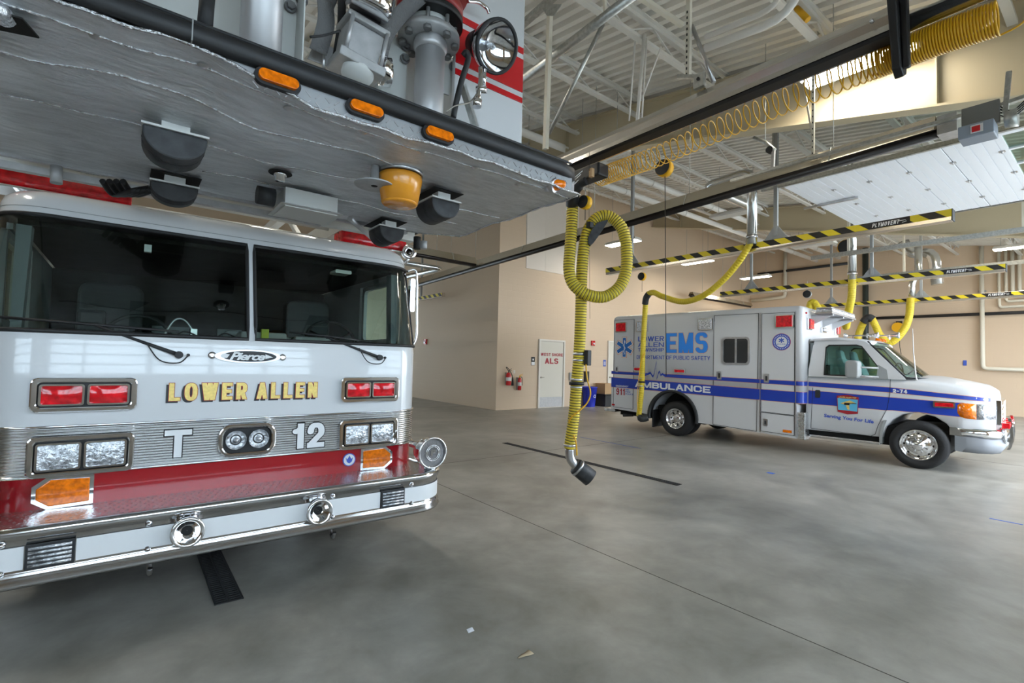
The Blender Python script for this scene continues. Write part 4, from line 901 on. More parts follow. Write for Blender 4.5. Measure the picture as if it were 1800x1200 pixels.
# warning lights
def vlight(x0, z0, x1, z1, mt='redl', nm='warning_light', T=A, y=-.006, dp=.045):
    m = MB().ringplate(rrect(x0, z0, x1, z1, .02, 4), rrect(x0+.022, z0+.022, x1-.022, z1-.022, .01, 4), 'y', y-dp, y); o = T.l(nm, m, 'chrome')
    T.l('lens', MB().prism(rrect(x0+.02, z0+.02, x1-.02, z1-.02, .012, 3), 'y', y-dp-.012, y-.01), mt, parent=o, bevel=.006); return o
vlight(-1.55, 2.30, -1.24, 2.54); vlight(-.97, 2.29, -.66, 2.55, 'clear', 'scene_light'); vlight(.54, 2.29, .85, 2.54, 'clear', 'scene_light'); vlight(2.06, 2.29, 2.38, 2.54)
vlight(0.0, 1.37, .26, 1.47, 'redl', 'marker_light'); vlight(-1.02, 1.38, -.76, 1.48, 'redl', 'marker_light')
A.l('reflector', MB().box(2.19, -.012, .35, 2.34, -.006, .40), 'orange'); A.l('reflector', MB().box(-1.64, -.012, .53, -1.56, 0, .57), 'redl')
A.l('reflector', MB().box(.66, -.01, 1.29, .82, -.001, 1.32), 'grey')
# lettering
T_ = lambda nm, mt, *a, **k: A.l(nm, text_mb(*a, **k), mt)
for tx, z0, z1, tw in (('LOWER', 2.075, 2.19, .26), ('ALLEN', 1.945, 2.05, .26), ('TOWNSHIP', 1.84, 1.92, .24)): A.l('township_lettering', block_mb(tx, -.94, -.27, z0, z1, -.003, tw, .17, .14), 'mblue')
A.l('ems_outline', block_mb('EMS', -.22, .74, 1.815, 2.25, -.003, .22, .17, .10, grow=.008), 'edge'); A.l('ems_lettering', block_mb('EMS', -.22, .74, 1.815, 2.25, -.0045, .22, .17, .10), 'lblue')
A.l('department_lettering', block_mb('DEPARTMENT OF PUBLIC SAFETY', -.97, .79, 1.67, 1.755, -.003, .17, .15, .15, slope=-.004), 'mblue')
m = block_mb('AMBULANCE', -1.0, .81, 1.015, 1.15, -.013, .34, .22, .12, slope=-.018); A.l('ambulance_lettering', m, 'lwhite')
A.l('emergency_lettering', block_mb('EMERGENCY', -1.53, -1.18, .99, 1.03, -.013, .22, .2, .14), 'lwhite'); A.l('number_lettering', block_mb('911', -1.52, -1.28, .80, .955, -.008, .2, .16, .16), 'lred')
for tx, z in (('EMS', .915), ('FIRE', .865), ('POLICE', .815)): T_('small_lettering', 'mblue', tx, -1.26, -1.26+.035*len(tx), z-.0, z+.035, -.008, bold=.02)
def star(cx, cz, r, m, y0, y1, g=0.0, mi=None):
    for k in range(3):
        a = math.radians(90+60*k); u = (math.cos(a), math.sin(a)); v = (-u[1], u[0]); h = r*.19+g; q = r+g
        m.prism([(cx+u[0]*i*q+v[0]*j*h, cz+u[1]*i*q+v[1]*j*h) for i, j in ((-1, -1), (1, -1), (1, 1), (-1, 1))], 'y', y0-k*.0004, y1-k*.0004, mi)
m = MB(); star(-1.31, 1.94, .225, m, -.0085, -.006, .028); s0 = A.l('star_outline', m, 'edge'); m = MB(); star(-1.31, 1.94, .225, m, -.0105, -.0098, .016); A.l('star_border', m, 'lwhite', parent=s0); m = MB(); star(-1.31, 1.94, .225, m, -.0135, -.0122); st = A.l('star_of_life', m, 'sblue')
m = MB().bar((-1.31, -.0165, 1.76), (-1.31, -.0165, 2.12), .012, .002); m.tube(smooth_path([(-1.29, -.017, 1.79), (-1.33, -.017, 1.85), (-1.28, -.017, 1.92), (-1.34, -.017, 1.99), (-1.29, -.017, 2.06), (-1.31, -.017, 2.1)]), .006, 6); A.l('serpent_staff', m, 'lwhite', parent=st)
m = MB().ringplate(circ(2.16, 2.03, .155, 32), circ(2.16, 2.03, .10, 32), 'y', -.0085, -.006); se = A.l('round_seal', m, 'mblue'); A.l('seal_field', MB().prism(circ(2.16, 2.03, .098, 32), 'y', -.0085, -.006), 'lwhite', parent=se)
m = MB(); star(2.16, 2.06, .05, m, -.0105, -.009); m = text_mb('EMS', 2.09, 2.23, 1.975, 2.0, -.0095, mb=m); A.l('seal_star', m, 'mblue', parent=se)
m = MB().ringplate(circ(2.16, 2.03, .16, 32), circ(2.16, 2.03, .154, 32), 'y', -.009, -.006); A.l('seal_rim', m, 'lred', parent=se)
m = MB()
for k in range(26):
    a = 2*PI*k/26; c = (2.16+.127*math.cos(a), 2.03+.127*math.sin(a)); m.box(c[0]-.006, -.0098, c[1]-.009, c[0]+.006, -.0088, c[1]+.009)
A.l('seal_ring_text', m, 'lwhite', parent=se)
# rear wheel arch, mud flap, underbody
m = MB(); out = arc(-.05, .40, .60, 188, -8, 22); inn = arc(-.05, .40, .545, 188, -8, 22)
n = len(out); vs = [(x, -.035, z) for x, z in out]+[(x, -.035, z) for x, z in inn]+[(x, .10, z) for x, z in out]+[(x, .10, z) for x, z in inn]
m.add(vs, [f for i in range(n-1) for f in ((i, i+1, n+i+1, n+i), (2*n+i, 3*n+i, 3*n+i+1, 2*n+i+1), (i, 2*n+i, 2*n+i+1, i+1), (n+i, n+i+1, 3*n+i+1, 3*n+i))], True); A.l('wheel_arch_trim', m, 'dark')
m = MB().box(-.56, .02, .13, -.535, .55, .52); A.l('mud_flap', m, 'black', bevel=.004)
m = MB().box(-1.6, .3, .3, 4.5, MW-.3, .62); m.box(-.5, .6, .25, .4, MW-.6, .5); m.box(-.7, .56, .41, .62, 1.2, 1.0); A.l('underbody', m, 'void')
m = MB().box(-1.98, .15, .36, -1.66, MW-.15, .44); A.l('rear_step', m, 'diamond', bevel=.01)
m = MB().tube([(-1.2, .25, .33), (-1.45, .2, .30)], .04, 12); A.l('tail_pipe', m, 'bpipe')
# wheels
def wheel(T, cx, cz, r, y0, w, rr, front, par=None):
    m = MB().lathe([(rr+.0, .03), (rr+.02, .0), (r-.07, -.01), (r-.02, .01), (r, .04), (r, w-.04), (r-.02, w-.01), (r-.07, w+.01), (rr, w)], (cx, y0, cz), (0, 1, 0), 40, caps=False)
    o = T.l('wheel', m, 'tyre')
    if front: prof = [(rr+.004, .0), (rr-.01, -.004), (rr-.025, .03), (rr*.72, .045), (rr*.62, .02), (rr*.40, .0), (rr*.34, -.01), (rr*.30, -.045), (.001, -.048)]
    else: prof = [(rr+.004, .0), (rr-.01, -.002), (rr-.02, .05), (rr*.80, .12), (rr*.55, .12), (rr*.50, .10), (rr*.46, .05), (rr*.30, .04), (.001, .035)]
    T.l('rim', MB().lathe(prof, (cx, y0, cz), (0, 1, 0), 36), 'chrome', parent=o)
    m = MB(); N = 8
    for k in range(N):
        a = 2*PI*(k+.5)/N; q = rr*.5; m.cyl((cx+q*math.cos(a), y0-.015 if front else y0+.085, cz+q*math.sin(a)), (cx+q*math.cos(a), y0+.02 if front else y0+.12, cz+q*math.sin(a)), .013, n=8)
    T.l('lug_nuts', m, 'steel', parent=o)
    m = MB()
    for k in range(N):
        a = 2*PI*k/N; q = rr*.80 if front else rr*.68; c = Vector((cx+q*math.cos(a), y0+.036 if front else y0+.118, cz+q*math.sin(a))); m.cyl(c, c+Vector((0, .01, 0)), .018 if front else .022, n=12)
    T.l('hand_hole_shade', m, 'void', parent=o); return o  # dark discs on the rim stand for shade in its openings
wheel(A, 0, .375, .375, .03, .24, .215, False); wheel(A, 0, .375, .375, .30, .24, .215, False)
wheel(A, 4.13, .378, .378, .10, .23, .235, True)
o = wheel(A, 4.13, .378, .378, MW-.34, .23, .235, True); wheel(A, 0, .375, .375, MW-.28, .24, .215, False)
# cab: lofted lower body with hood
CY = MW/2; bev = []
st_ = [2.52, 2.6, 3.2, 3.55]+[4.13-.47*math.cos(math.radians(a)) for a in (0, 10, 25, 45, 65, 90, 115, 135, 155, 170, 180)]+[4.66, 4.8, 4.9, 4.96, 5.0]
def cab_sec(x):
    w = 1.0 if x < 4.0 else 1.0-.03*((x-4.0)/.6)**2 if x < 4.6 else .97-.17*((x-4.6)/.4)**2.2
    zt = 1.415 if x < 3.98 else 1.415-.16*((x-3.98)/.95)**1.6 if x < 4.93 else 1.26-1.1*(x-4.93)**1
    if x > 4.9: zt = 1.275-(x-4.9)*.9
    d = abs(x-4.13)
    zb = .43 if x < 3.6 else (.66 if x > 4.6 else .45)
    if d < .47: zb = max(.43, .40+math.sqrt(max(0, .47**2-d*d))*1.03)
    elif x > 4.6: zb = .60
    return w, zt, zb
rings = []
for x in st_:
    w, zt, zb = cab_sec(x); h = (zt-zb); crown = .0 if x < 3.9 else .06*min(1, (x-3.9)/.3)
    ring = []
    prof = [(-w+.02, zb), (-w, zb+.02), (-w, zt-.30 if h > .4 else zt-.2), (-w+.012, zt-.12), (-w+.04, zt-.04), (-w+.09, zt-.005), (-w+.25, zt+.02), (-w*.45, zt+.03+crown*.6), (0, zt+.03+crown)]
    prof = prof+[(-a, b) for a, b in prof[::-1][1:]]
    rings.append([(x, CY+a, b) for a, b in prof])
m = MB().loft(rings); A.l('cab_body', m, 'awhite')
# wheel well lips, door seams, door handle
m = MB(); 
for pts in ([(2.60, .46), (3.50, .43), (3.56, .47), (3.60, .62), (3.72, .9), (3.76, 1.15), (3.77, 1.40)], [(2.60, .46), (2.63, 1.2), (2.67, 1.98)]):
    for a, b in zip(pts, pts[1:]):
        if b[1] <= 1.41: m.bar((a[0], CY-1.002, a[1]), (b[0], CY-1.002, b[1]), .007, .006, up=(0, 1, 0))
dr = A.l('cab_door_seam', m, 'dark')
m = MB().prism(rrect(2.67, 1.02, 2.75, 1.16, .02), 'y', CY-1.012, CY-1.0); A.l('cab_door_handle', m, 'dark')
m = MB(); out = arc(4.13, .42, .50, 178, 2, 20); inn = arc(4.13, .42, .465, 178, 2, 20)
# mud guard, running board
m = MB().loft([[(3.62+.02*k, CY-1.03, z), (3.62+.02*k, CY-.85, z), (3.66+.02*k, CY-.85, z), (3.66+.02*k, CY-1.03, z)] for k, z in ((0, .33), (0, .45), (1.2, .6), (3, .72))], smooth=False); A.l('mud_guard', m, 'grey')
m = MB().box(2.58, CY-1.02, .30, 3.63, CY-.80, .345); A.l('running_board', m, 'diamond', bevel=.01)
# cab stripes: follow the fender
m = MB(); e = MB()
def cstripe(m, tf, bf, off, x0, x1, n=24):
    v = []
    for i in range(n+1):
        x = x0+(x1-x0)*i/n; w, zt, zb = cab_sec(x)
        for z in (bf(x), tf(x)):
            y = CY-w-off
            if z > zt-.30: y += max(0, .012*(z-(zt-.30))/.18) if z < zt-.12 else .012+.35*(z-(zt-.12))
            v.append((x, y, z))
    m.add(v, [(2*i, 2*i+2, 2*i+3, 2*i+1) for i in range(n)], True)
lerp = lambda a, b, t: a+(b-a)*max(0, min(1, t))
t1 = lambda x: lerp(1.30, 1.265, (x-2.55)/1.2) if x < 3.75 else lerp(1.265, 1.165, (x-3.75)/1.2)
b1 = lambda x: lerp(1.225, 1.185, (x-2.55)/1.2) if x < 3.75 else lerp(1.185, 1.115, (x-3.75)/1.2)
t2 = lambda x: lerp(1.145, 1.10, (x-2.55)/1.2) if x < 3.75 else lerp(1.10, 1.075, (x-3.75)/.9)
b2 = lambda x: lerp(.905, .885, (x-2.55)/1.2) if x < 3.75 else lerp(.895, .865, (x-3.75)/.9)
b2a = lambda x: max(b2(x), (cab_sec(x)[2]+.012))
cstripe(m, t1, b1, .005, 2.56, 4.95); cstripe(m, t2, b2a, .005, 2.56, 4.66)
cstripe(e, lambda x: t1(x)+.007, lambda x: b1(x)-.007, .003, 2.56, 4.95); cstripe(e, lambda x: t2(x)+.007, lambda x: b2a(x)-.007, .003, 2.56, 4.67)
o = A.l('cab_stripes', m, 'blue'); A.l('cab_stripe_outline', e, 'edge', parent=o)
yy = CY-1.009
A.l('unit_number', block_mb('2-74', 3.80, 3.99, 1.185, 1.245, yy+.0, .3, .24, .12, slope=-.03), 'lwhite')
T_('motto_lettering', 'mblue', 'Serving You For Life', 2.81, 3.54, .665, .745, yy, bold=.03, shear=.1, slope=-.05)
m = MB().prism([(3.02, .80), (3.17, .765), (3.32, .79), (3.33, 1.07), (3.17, 1.105), (3.01, 1.08)], 'y', yy-.004, yy+.004); lg = A.l('door_emblem', m, 'lred')
A.l('emblem_field', MB().prism([(3.03, .835), (3.31, .825), (3.32, 1.03), (3.02, 1.04)], 'y', yy-.006, yy-.0045), mat('emblem_light_blue', (.10, .42, .62), .4), parent=lg)
A.l('emblem_gold', MB().prism([(3.06, .95), (3.14, .93), (3.17, .85), (3.20, .85), (3.19, .94), (3.29, .97), (3.20, 1.01)], 'y', yy-.0075, yy-.0065), 'gold', parent=lg)
m = text_mb('LOWER ALLEN TWP', 3.04, 3.30, 1.045, 1.07, yy-.0065, bold=.03); A.l('emblem_lettering', m, 'gold', parent=lg)
m = MB(); m.box(3.12, yy-.0085, .925, 3.2, yy-.0078, .965); m.box(3.19, yy-.0085, .955, 3.3, yy-.0078, .965); A.l('emblem_figure', m, 'lblack', parent=lg)
# fender marker, headlamp, grille, bumper, guard
vlight(4.31, .985, 4.57, 1.085, 'redl', 'fender_light', y=CY-.985)
m = MB(); N = 6; v = []
def face(x): return CY-cab_sec(x)[0]
xs_ = [4.60, 4.68, 4.77]; m.loft([[(x, face(x)-.006, z0), (x, face(x)-.008, z1), (x, face(x)+.03, z1), (x, face(x)+.03, z0)] for x, z0, z1 in ((4.59, .92, 1.04), (4.62, .87, 1.07), (4.68, .845, 1.075), (4.80, .84, 1.07))]); A.l('turn_signal', m, 'orange')
m = MB().loft([[(x, face(x)-.006, z0), (x, face(x)-.008, z1), (x, face(x)+.05, z1), (x, face(x)+.05, z0)] for x, z0, z1 in ((4.802, .84, 1.07), (4.88, .84, 1.065), (4.95, .845, 1.06), (5.005, .85, 1.05))]); A.l('headlamp', m, 'clear')
m = MB()
for k in range(4): m.box(5.0, CY-.55, .80+k*.08, 5.05, CY+.55, .84+k*.08)
for k in range(5): m.box(5.0, CY-.6+k*.28, .78, 5.04, CY-.57+k*.28, 1.1)
m.ringplate([(CY-.66, .76), (CY+.66, .76), (CY+.66, 1.13), (CY-.66, 1.13)], [(CY-.6, .8), (CY+.6, .8), (CY+.6, 1.09), (CY-.6, 1.09)], 'x', 4.99, 5.06); A.l('grille', m, 'chrome', bevel=.006)
m = MB(); rings = []
for y, x in ((CY-1.02, 4.66), (CY-1.0, 4.84), (CY-.9, 4.98), (CY-.7, 5.06), (CY, 5.08), (CY+.7, 5.06), (CY+.9, 4.98), (CY+1.0, 4.84), (CY+1.02, 4.66)): rings.append([(x-.10, y, .35), (x-.02, y, .34), (x+.03, y, .42), (x+.03, y, .56), (x-.10, y, .58)])
m.loft(rings); A.l('lower_bumper', m, mat('grey_bumper', (.20, .21, .23), .45))
rings = []
for y, x in ((CY-1.01, 4.60), (CY-.99, 4.86), (CY-.9, 5.0), (CY-.7, 5.07), (CY, 5.09), (CY+.7, 5.07), (CY+.9, 5.0), (CY+.99, 4.86), (CY+1.01, 4.60)): rings.append([(x-.10, y, .58), (x+.03, y, .575), (x+.035, y, .64), (x-.02, y, .70), (x-.10, y, .70)])
A.l('chrome_bumper', MB().loft(rings), 'chrome')
m = MB()
for dy in (-.42, .42):
    m.loft([[(x, CY+dy-.02, z), (x+.035, CY+dy-.02, z), (x+.035, CY+dy+.02, z), (x, CY+dy+.02, z)] for x, z in ((5.10, .38), (5.125, .44), (5.14, .60), (5.13, .80), (5.115, .86))], smooth=False)
    m.box(5.05, CY+dy-.02, .5, 5.14, CY+dy+.02, .56)
m.tube([(5.14, CY-.42, .72), (5.14, CY+.42, .72)], .025, 10); A.l('grille_guard', m, 'chrome')
m = MB()
for dy in (-.62, -.25, .25, .62): m.box(5.06, CY+dy-.07, .72, 5.15, CY+dy+.07, .80)
A.l('grille_lights', m, 'redl', bevel=.01)
m = MB().lathe([(.10, 0), (.11, .04), (.09, .05), (.02, .03)], (5.06, CY-.66, .60), (1, 0, 0), 20); A.l('fog_lamp', m, 'clear')
T_2 = text_mb('AMBULANCE', -.55, .55, 0, .14, 0, bold=.04); T_2.v = [Vector((4.78-v.z*.9, CY-v.x*-1, 1.30+.06*0+ (v.z)*.16+.045)) for v in T_2.v]
A.l('hood_lettering', T_2, 'mblue')
# greenhouse
def shr(mb): mb.v = [Vector((v.x, v.y+(v.z-1.41)*.17 if v.y < CY else v.y-(v.z-1.41)*.17, v.z)) if v.z > 1.41 else v for v in mb.v]; return mb
win = [(2.80, 1.43), (3.70, 1.42), (3.66, 1.52), (3.36, 1.96), (3.28, 1.985), (2.86, 1.985), (2.81, 1.94)]
win_s = []
for i in range(len(win)):
    a, b = win[i], win[(i+1) % len(win)]
    for k in range(6): win_s.append((a[0]+(b[0]-a[0])*k/6, a[1]+(b[1]-a[1])*k/6))
outp = [(2.54, 1.40), (3.98, 1.40), (3.42, 2.03), (3.34, 2.06), (2.62, 2.08)]
cx, cz = 3.15, 1.68; out_s = []
for x, z in win_s:
    dx, dz = x-cx, z-cz; best = 9
    for i in range(len(outp)):
        p, q = outp[i], outp[(i+1) % len(outp)]; ex, ez = q[0]-p[0], q[1]-p[1]; den = dx*ez-dz*ex
        if abs(den) < 1e-9: continue
        s_ = ((p[0]-cx)*ez-(p[1]-cz)*ex)/den; u_ = ((p[0]-cx)*dz-(p[1]-cz)*dx)/den
        if s_ > 0 and -1e-6 <= u_ <= 1+1e-6: best = min(best, s_)
    out_s.append((cx+dx*best, cz+dz*best))
inn2 = [(cx+(x-cx)*.955, cz+(z-cz)*.93) for x, z in win_s]
for sgn in (-1, 1):
    y0 = CY-.998 if sgn < 0 else CY+.95; m = MB().ringplate(out_s, win_s, 'y', y0, y0+.048); o = A.l('window_pillar', shr(m), 'awhite')
    m = MB().ringplate(win_s, inn2, 'y', y0-.004, y0+.03); A.l('window_seal', shr(m), 'black', parent=o)
    m = MB().prism(inn2, 'y', y0+.015, y0+.02); A.l('side_glass', shr(m), 'aglass', parent=o)
m = MB(); rings = []
for x, w, z in ((2.54, .90, 2.05), (2.56, .92, 2.10), (3.0, .90, 2.115), (3.36, .88, 2.07), (3.50, .86, 2.03)): rings.append([(x, CY-w, z-.05), (x, CY-w+.02, z-.015), (x, CY-w*.8, z+.01), (x, CY, z+.03), (x, CY+w*.8, z+.01), (x, CY+w-.02, z-.015), (x, CY+w, z-.05), (x, CY, z-.03)])
m.loft(rings); A.l('cab_roof', m, 'awhite')
m = MB(); n = 14; v = []
for i in range(n+1):
    t = -1+2*i/n; v += [(3.97+.22*(1-t*t), CY+.95*t, 1.435), (3.43+.10*(1-t*t), CY+.84*t, 2.035)]
m.add(v, [(2*i, 2*i+2, 2*i+3, 2*i+1) for i in range(n)], True); ws = A.l('windshield', m, 'aglass')
m = MB(); m.tube([v[2*i] for i in range(n+1)], .014, 6); m.tube([v[2*i+1] for i in range(n+1)], .012, 6); m.tube([v[0], v[1]], .016, 6); m.tube([v[-2], v[-1]], .016, 6); A.l('windshield_seal', m, 'black', parent=ws)
m = MB().loft([[(3.9, CY-.96*s, 1.40), (4.28-.25*s*s*.8, CY-.96*s, 1.425), (4.30-.25*s*s*.8, CY-.96*s, 1.45-.01), (3.9, CY-.96*s, 1.42)] for s in (-1, -.6, -.2, .2, .6, 1)]); A.l('cowl', m, 'dark')
for y_ in (-.55, .25): m = MB().tube([(4.12, CY+y_, 1.46), (4.0, CY+y_+.1, 1.56), (3.99, CY+y_-.35, 1.5)], .009, 6); A.l('wiper', m, 'black')
# interior of the ambulance cab
m = MB().box(2.56, CY-.9, 1.0, 2.62, CY+.9, 2.02); m.box(2.6, CY-.9, 1.395, 3.9, CY+.9, 1.40); A.l('cab_interior', m, 'seat')
for y_ in (-.48, .48):
    m = MB().loft([[(x-d, CY+y_-w, z), (x+d, CY+y_-w, z), (x+d, CY+y_+w, z), (x-d, CY+y_+w, z)] for x, z, w, d in ((3.08, 1.401, .24, .09), (3.02, 1.6, .24, .07), (2.97, 1.72, .2, .05), (2.95, 1.74, .13, .05), (2.93, 1.86, .12, .045), (2.92, 1.90, .09, .03))]); A.l('seat_back', m, mat('blue_grey_seat', (.30, .36, .42), .8), bevel=.02)
m = MB().tube([(3.66+.03*math.cos(a)-.06*math.sin(a)*0, CY+.45+.19*math.cos(a), 1.52+.17*math.sin(a)) for a in [i*PI/10 for i in range(20)]], .014, 8, closed=True); m.tube([(3.66, CY+.45, 1.52), (3.85, CY+.45, 1.42)], .02, 8); A.l('steering_wheel', m, 'dark')
m = MB().box(3.62, CY-.85, 1.401, 3.95, CY+.85, 1.47); A.l('dashboard', m, 'grey', bevel=.02)
m = MB().box(2.70, CY-.80, 1.402, 2.82, CY-.66, 1.62); m.tube([(2.78, CY-.7, 1.6), (2.78, CY-.7, 1.86)], .006, 6); A.l('radio_rack', m, 'black')
# mirror
m = MB().prism(rrect(3.20, 1.40, 3.40, 1.70, .06, 5), 'y', CY-1.34, CY-1.10); mo = A.l('side_mirror', m, 'grey', bevel=.035, seg=3)
m = MB().tube([(3.38, CY-1.2, 1.59), (3.62, CY-.98, 1.58)], .016, 8); m.tube([(3.38, CY-1.2, 1.44), (3.62, CY-.98, 1.43)], .016, 8); A.l('mirror_arm', m, 'lgrey', parent=mo)
A.l('mirror_pillar', MB().prism([(3.58, 1.40), (3.74, 1.40), (3.72, 1.56), (3.60, 1.64)], 'y', CY-1.005, CY-.985), 'grey')
A.l('antenna', MB().tube([(4.10, CY-.93, 1.40), (4.09, CY-.93, 1.44), (4.06, CY-.92, 1.85), (4.05, CY-.91, 2.24)], [.016, .011, .006, .004], 8), 'lwhite')
# horns, beacon, light bar on the module front
for x0, x1, y_, z in ((3.0, 3.50, CY-.40, 2.17), (3.25, 3.72, CY+.1, 2.19)):
    m = MB().lathe([(.012, 0), (.014, x1-x0-.16), (.024, x1-x0-.1), (.05, x1-x0-.02), (.062, x1-x0), (.055, x1-x0), (.02, x1-x0-.08)], (x0, y_, z), (1, 0, 0), 20, caps=False); m.bar((x0+.12, y_, z), (x0+.12, y_, z-.07), .02, .02); m.lathe([(.045, -.02), (.05, 0), (.02, .04)], (x0, y_, z), (1, 0, 0), 16); m.bar((x1-.14, y_, z), (x1-.14, y_, z-.08), .02, .02); A.l('air_horn', m, 'chrome')
for y_ in (-.12, .12, .36): A.l('cab_marker', MB().loft([[(3.40, CY+y_-.05, 2.09), (3.50, CY+y_-.05, 2.08), (3.50, CY+y_+.05, 2.08), (3.40, CY+y_+.05, 2.09)], [(3.42, CY+y_-.03, 2.14), (3.46, CY+y_-.03, 2.14), (3.46, CY+y_+.03, 2.14), (3.42, CY+y_+.03, 2.14)]]), 'orange', bevel=.008)
m = MB().box(2.62, .32, 2.56, 2.90, MW-.32, 2.59); m.box(2.64, .34, 2.66, 2.88, MW-.34, 2.68); lb = A.l('light_bar', m, 'steel')
for k in range(11): y_ = .37+k*.148; A.l('light_module', MB().box(2.63, y_, 2.592, 2.895, y_+.13, 2.658), 'clear', parent=lb, bevel=.012)
for y_ in (.45, 1.15, 1.85):
    m = MB(); m.prism([(2.53, 2.36), (2.53, 2.555), (2.88, 2.555), (2.88, 2.53)], 'y', y_-.012, y_+.012); m.box(2.53, y_-.012, 2.53, 2.88, y_+.06, 2.555); A.l('light_bar_bracket', m, 'awhite', parent=lb)
def flight(y0, z0, y1, z1, mt):
    o = A.l('front_light', MB().box(2.531, y0, z0, 2.565, y1, z1), 'chrome', bevel=.008); A.l('lens', MB().box(2.566, y0+.02, z0+.02, 2.60, y1-.02, z1-.02), mt, parent=o, bevel=.01)
flight(.16, 2.26, .40, 2.48, 'redl'); flight(MW-.40, 2.26, MW-.16, 2.48, 'redl'); flight(1.0, 2.26, 1.3, 2.36, 'clear')
A.l('marker_light', MB().box(2.52, .10, 2.55, 2.55, .14, 2.58), 'redl')

# ================================================================== THE FIRE TRUCK (x to its left side, y back, z up; front face at y=0)
K = Thing('fire_truck', 'white fire truck with red lower stripe and chrome bumper facing the camera', 'fire truck', (.69, 3.8, 0))
KW, KR = 1.333, .25
def kcols():
    c = [('s', -1, 4.2), ('s', -1, 2.3), ('s', -1, 1.35), ('s', -1, .5), ('s', -1, .30)]
    c += [('a', -1, a) for a in (90, 78, 65, 52, 39, 26, 13)]
    c += [('f', 0, x) for x in (-1, -.8, -.6, -.4, -.2, -.022, .022, .2, .4, .6, .8, 1)]
    c += [('a', 1, a) for a in (13, 26, 39, 52, 65, 78, 90)]
    c += [('s', 1, .30), ('s', 1, .5), ('s', 1, 1.35), ('s', 1, 2.3), ('s', 1, 4.2)]
    return c
KC = kcols()
def kpt(c, z, off=0.0, yo=None, ins=0.0):
    """point of the cab skin: column c at height z, off = outward offset, ins = inset of the rounded roof"""
    if yo is None: yo = max(0, z-1.60)*.30
    w, r = KW-ins+off, KR-ins*.3+off
    k, s, v = c
    if k == 's': return Vector((s*w, max(v, r+yo+ins*1.0-off+.001) if v < .6 else v, z))
    if k == 'a':
        a = math.radians(v); cx = w-r; return Vector((s*(cx+r*math.sin(a)), yo+ins-off+r-r*math.cos(a), z))
    return Vector((v*(w-r), yo+ins-off, z))
def kstrip(m, cols, zs, off=0.0, mi=None, ins=None, smooth=True):
    n = len(cols); v = []
    for i, z in enumerate(zs):
        v += [kpt(c, z, off, ins=(ins[i] if ins else 0)) for c in cols]
    m.add(v, [(i*n+j, i*n+j+1, (i+1)*n+j+1, (i+1)*n+j) for i in range(len(zs)-1) for j in range(n-1)], smooth, mi)
m = MB(); kstrip(m, KC, [1.115, 1.40, 1.60, 1.648])
# frame strips round the panes
iL0 = 6; iL1 = [i for i, c in enumerate(KC) if c[0] == 'f' and c[2] == -.022][0]; iR0 = iL1+1; iR1 = len(KC)-7
ZB, ZT = 1.648, 2.355
kstrip(m, KC[:iL0+1][1:], [ZB, 1.70]); kstrip(m, KC[iR1:][:-1], [ZB, 1.70])
kstrip(m, [KC[i] for i in (3, 4, 5, 6)], [1.70, 2.28]); kstrip(m, [KC[i] for i in (iR1, iR1+1, iR1+2, iR1+3)], [1.70, 2.28])
kstrip(m, [KC[i] for i in (0, 1, 2)], [1.648, 2.28]); kstrip(m, [KC[i] for i in (-3, -2, -1)], [1.648, 2.28])
kstrip(m, KC[1:iL0+1], [2.28, ZT]); kstrip(m, KC[iR1:-1], [2.28, ZT]); kstrip(m, [KC[0], KC[1]], [2.28, ZT]); kstrip(m, [KC[-2], KC[-1]], [2.28, ZT])
kstrip(m, [KC[iL1], KC[iR0]], [ZB, ZT], off=.004)
kstrip(m, KC, [ZT, 2.43, 2.475, 2.51, 2.532, 2.545], ins=[0, 0, .012, .04, .09, .17])
top = [kpt(c, 2.545, ins=.17) for c in KC]; m.add(top, [tuple(range(len(top)))], False)
cab = K.l('cab_shell', m, 'white')
m = MB(); n = len(KC)
kstrip(m, KC, [.64, .66, .835], off=-.01); K.l('lower_panel', m, 'red')
m = MB(); kstrip(m, KC, [.837, 1.113], off=.004)
ribs = mat('ribbed_chrome_band', (.50, .50, .49), .22, .95); wave_bump(ribs, 19.0, 'Z', .9, .004)
bd = K.l('grille_band', m, ribs)
m = MB()
for z, r in ((.838, .008), (1.113, .007)): m.tube([kpt(c, z, .007) for c in KC[3:-3]], r, 6)
K.l('band_molding', m, 'chrome', parent=bd)
m = MB(); m.tube([kpt(c, 2.40, .0) for c in KC[3:-3]], .003, 5); K.l('roof_seam', m, 'grey')
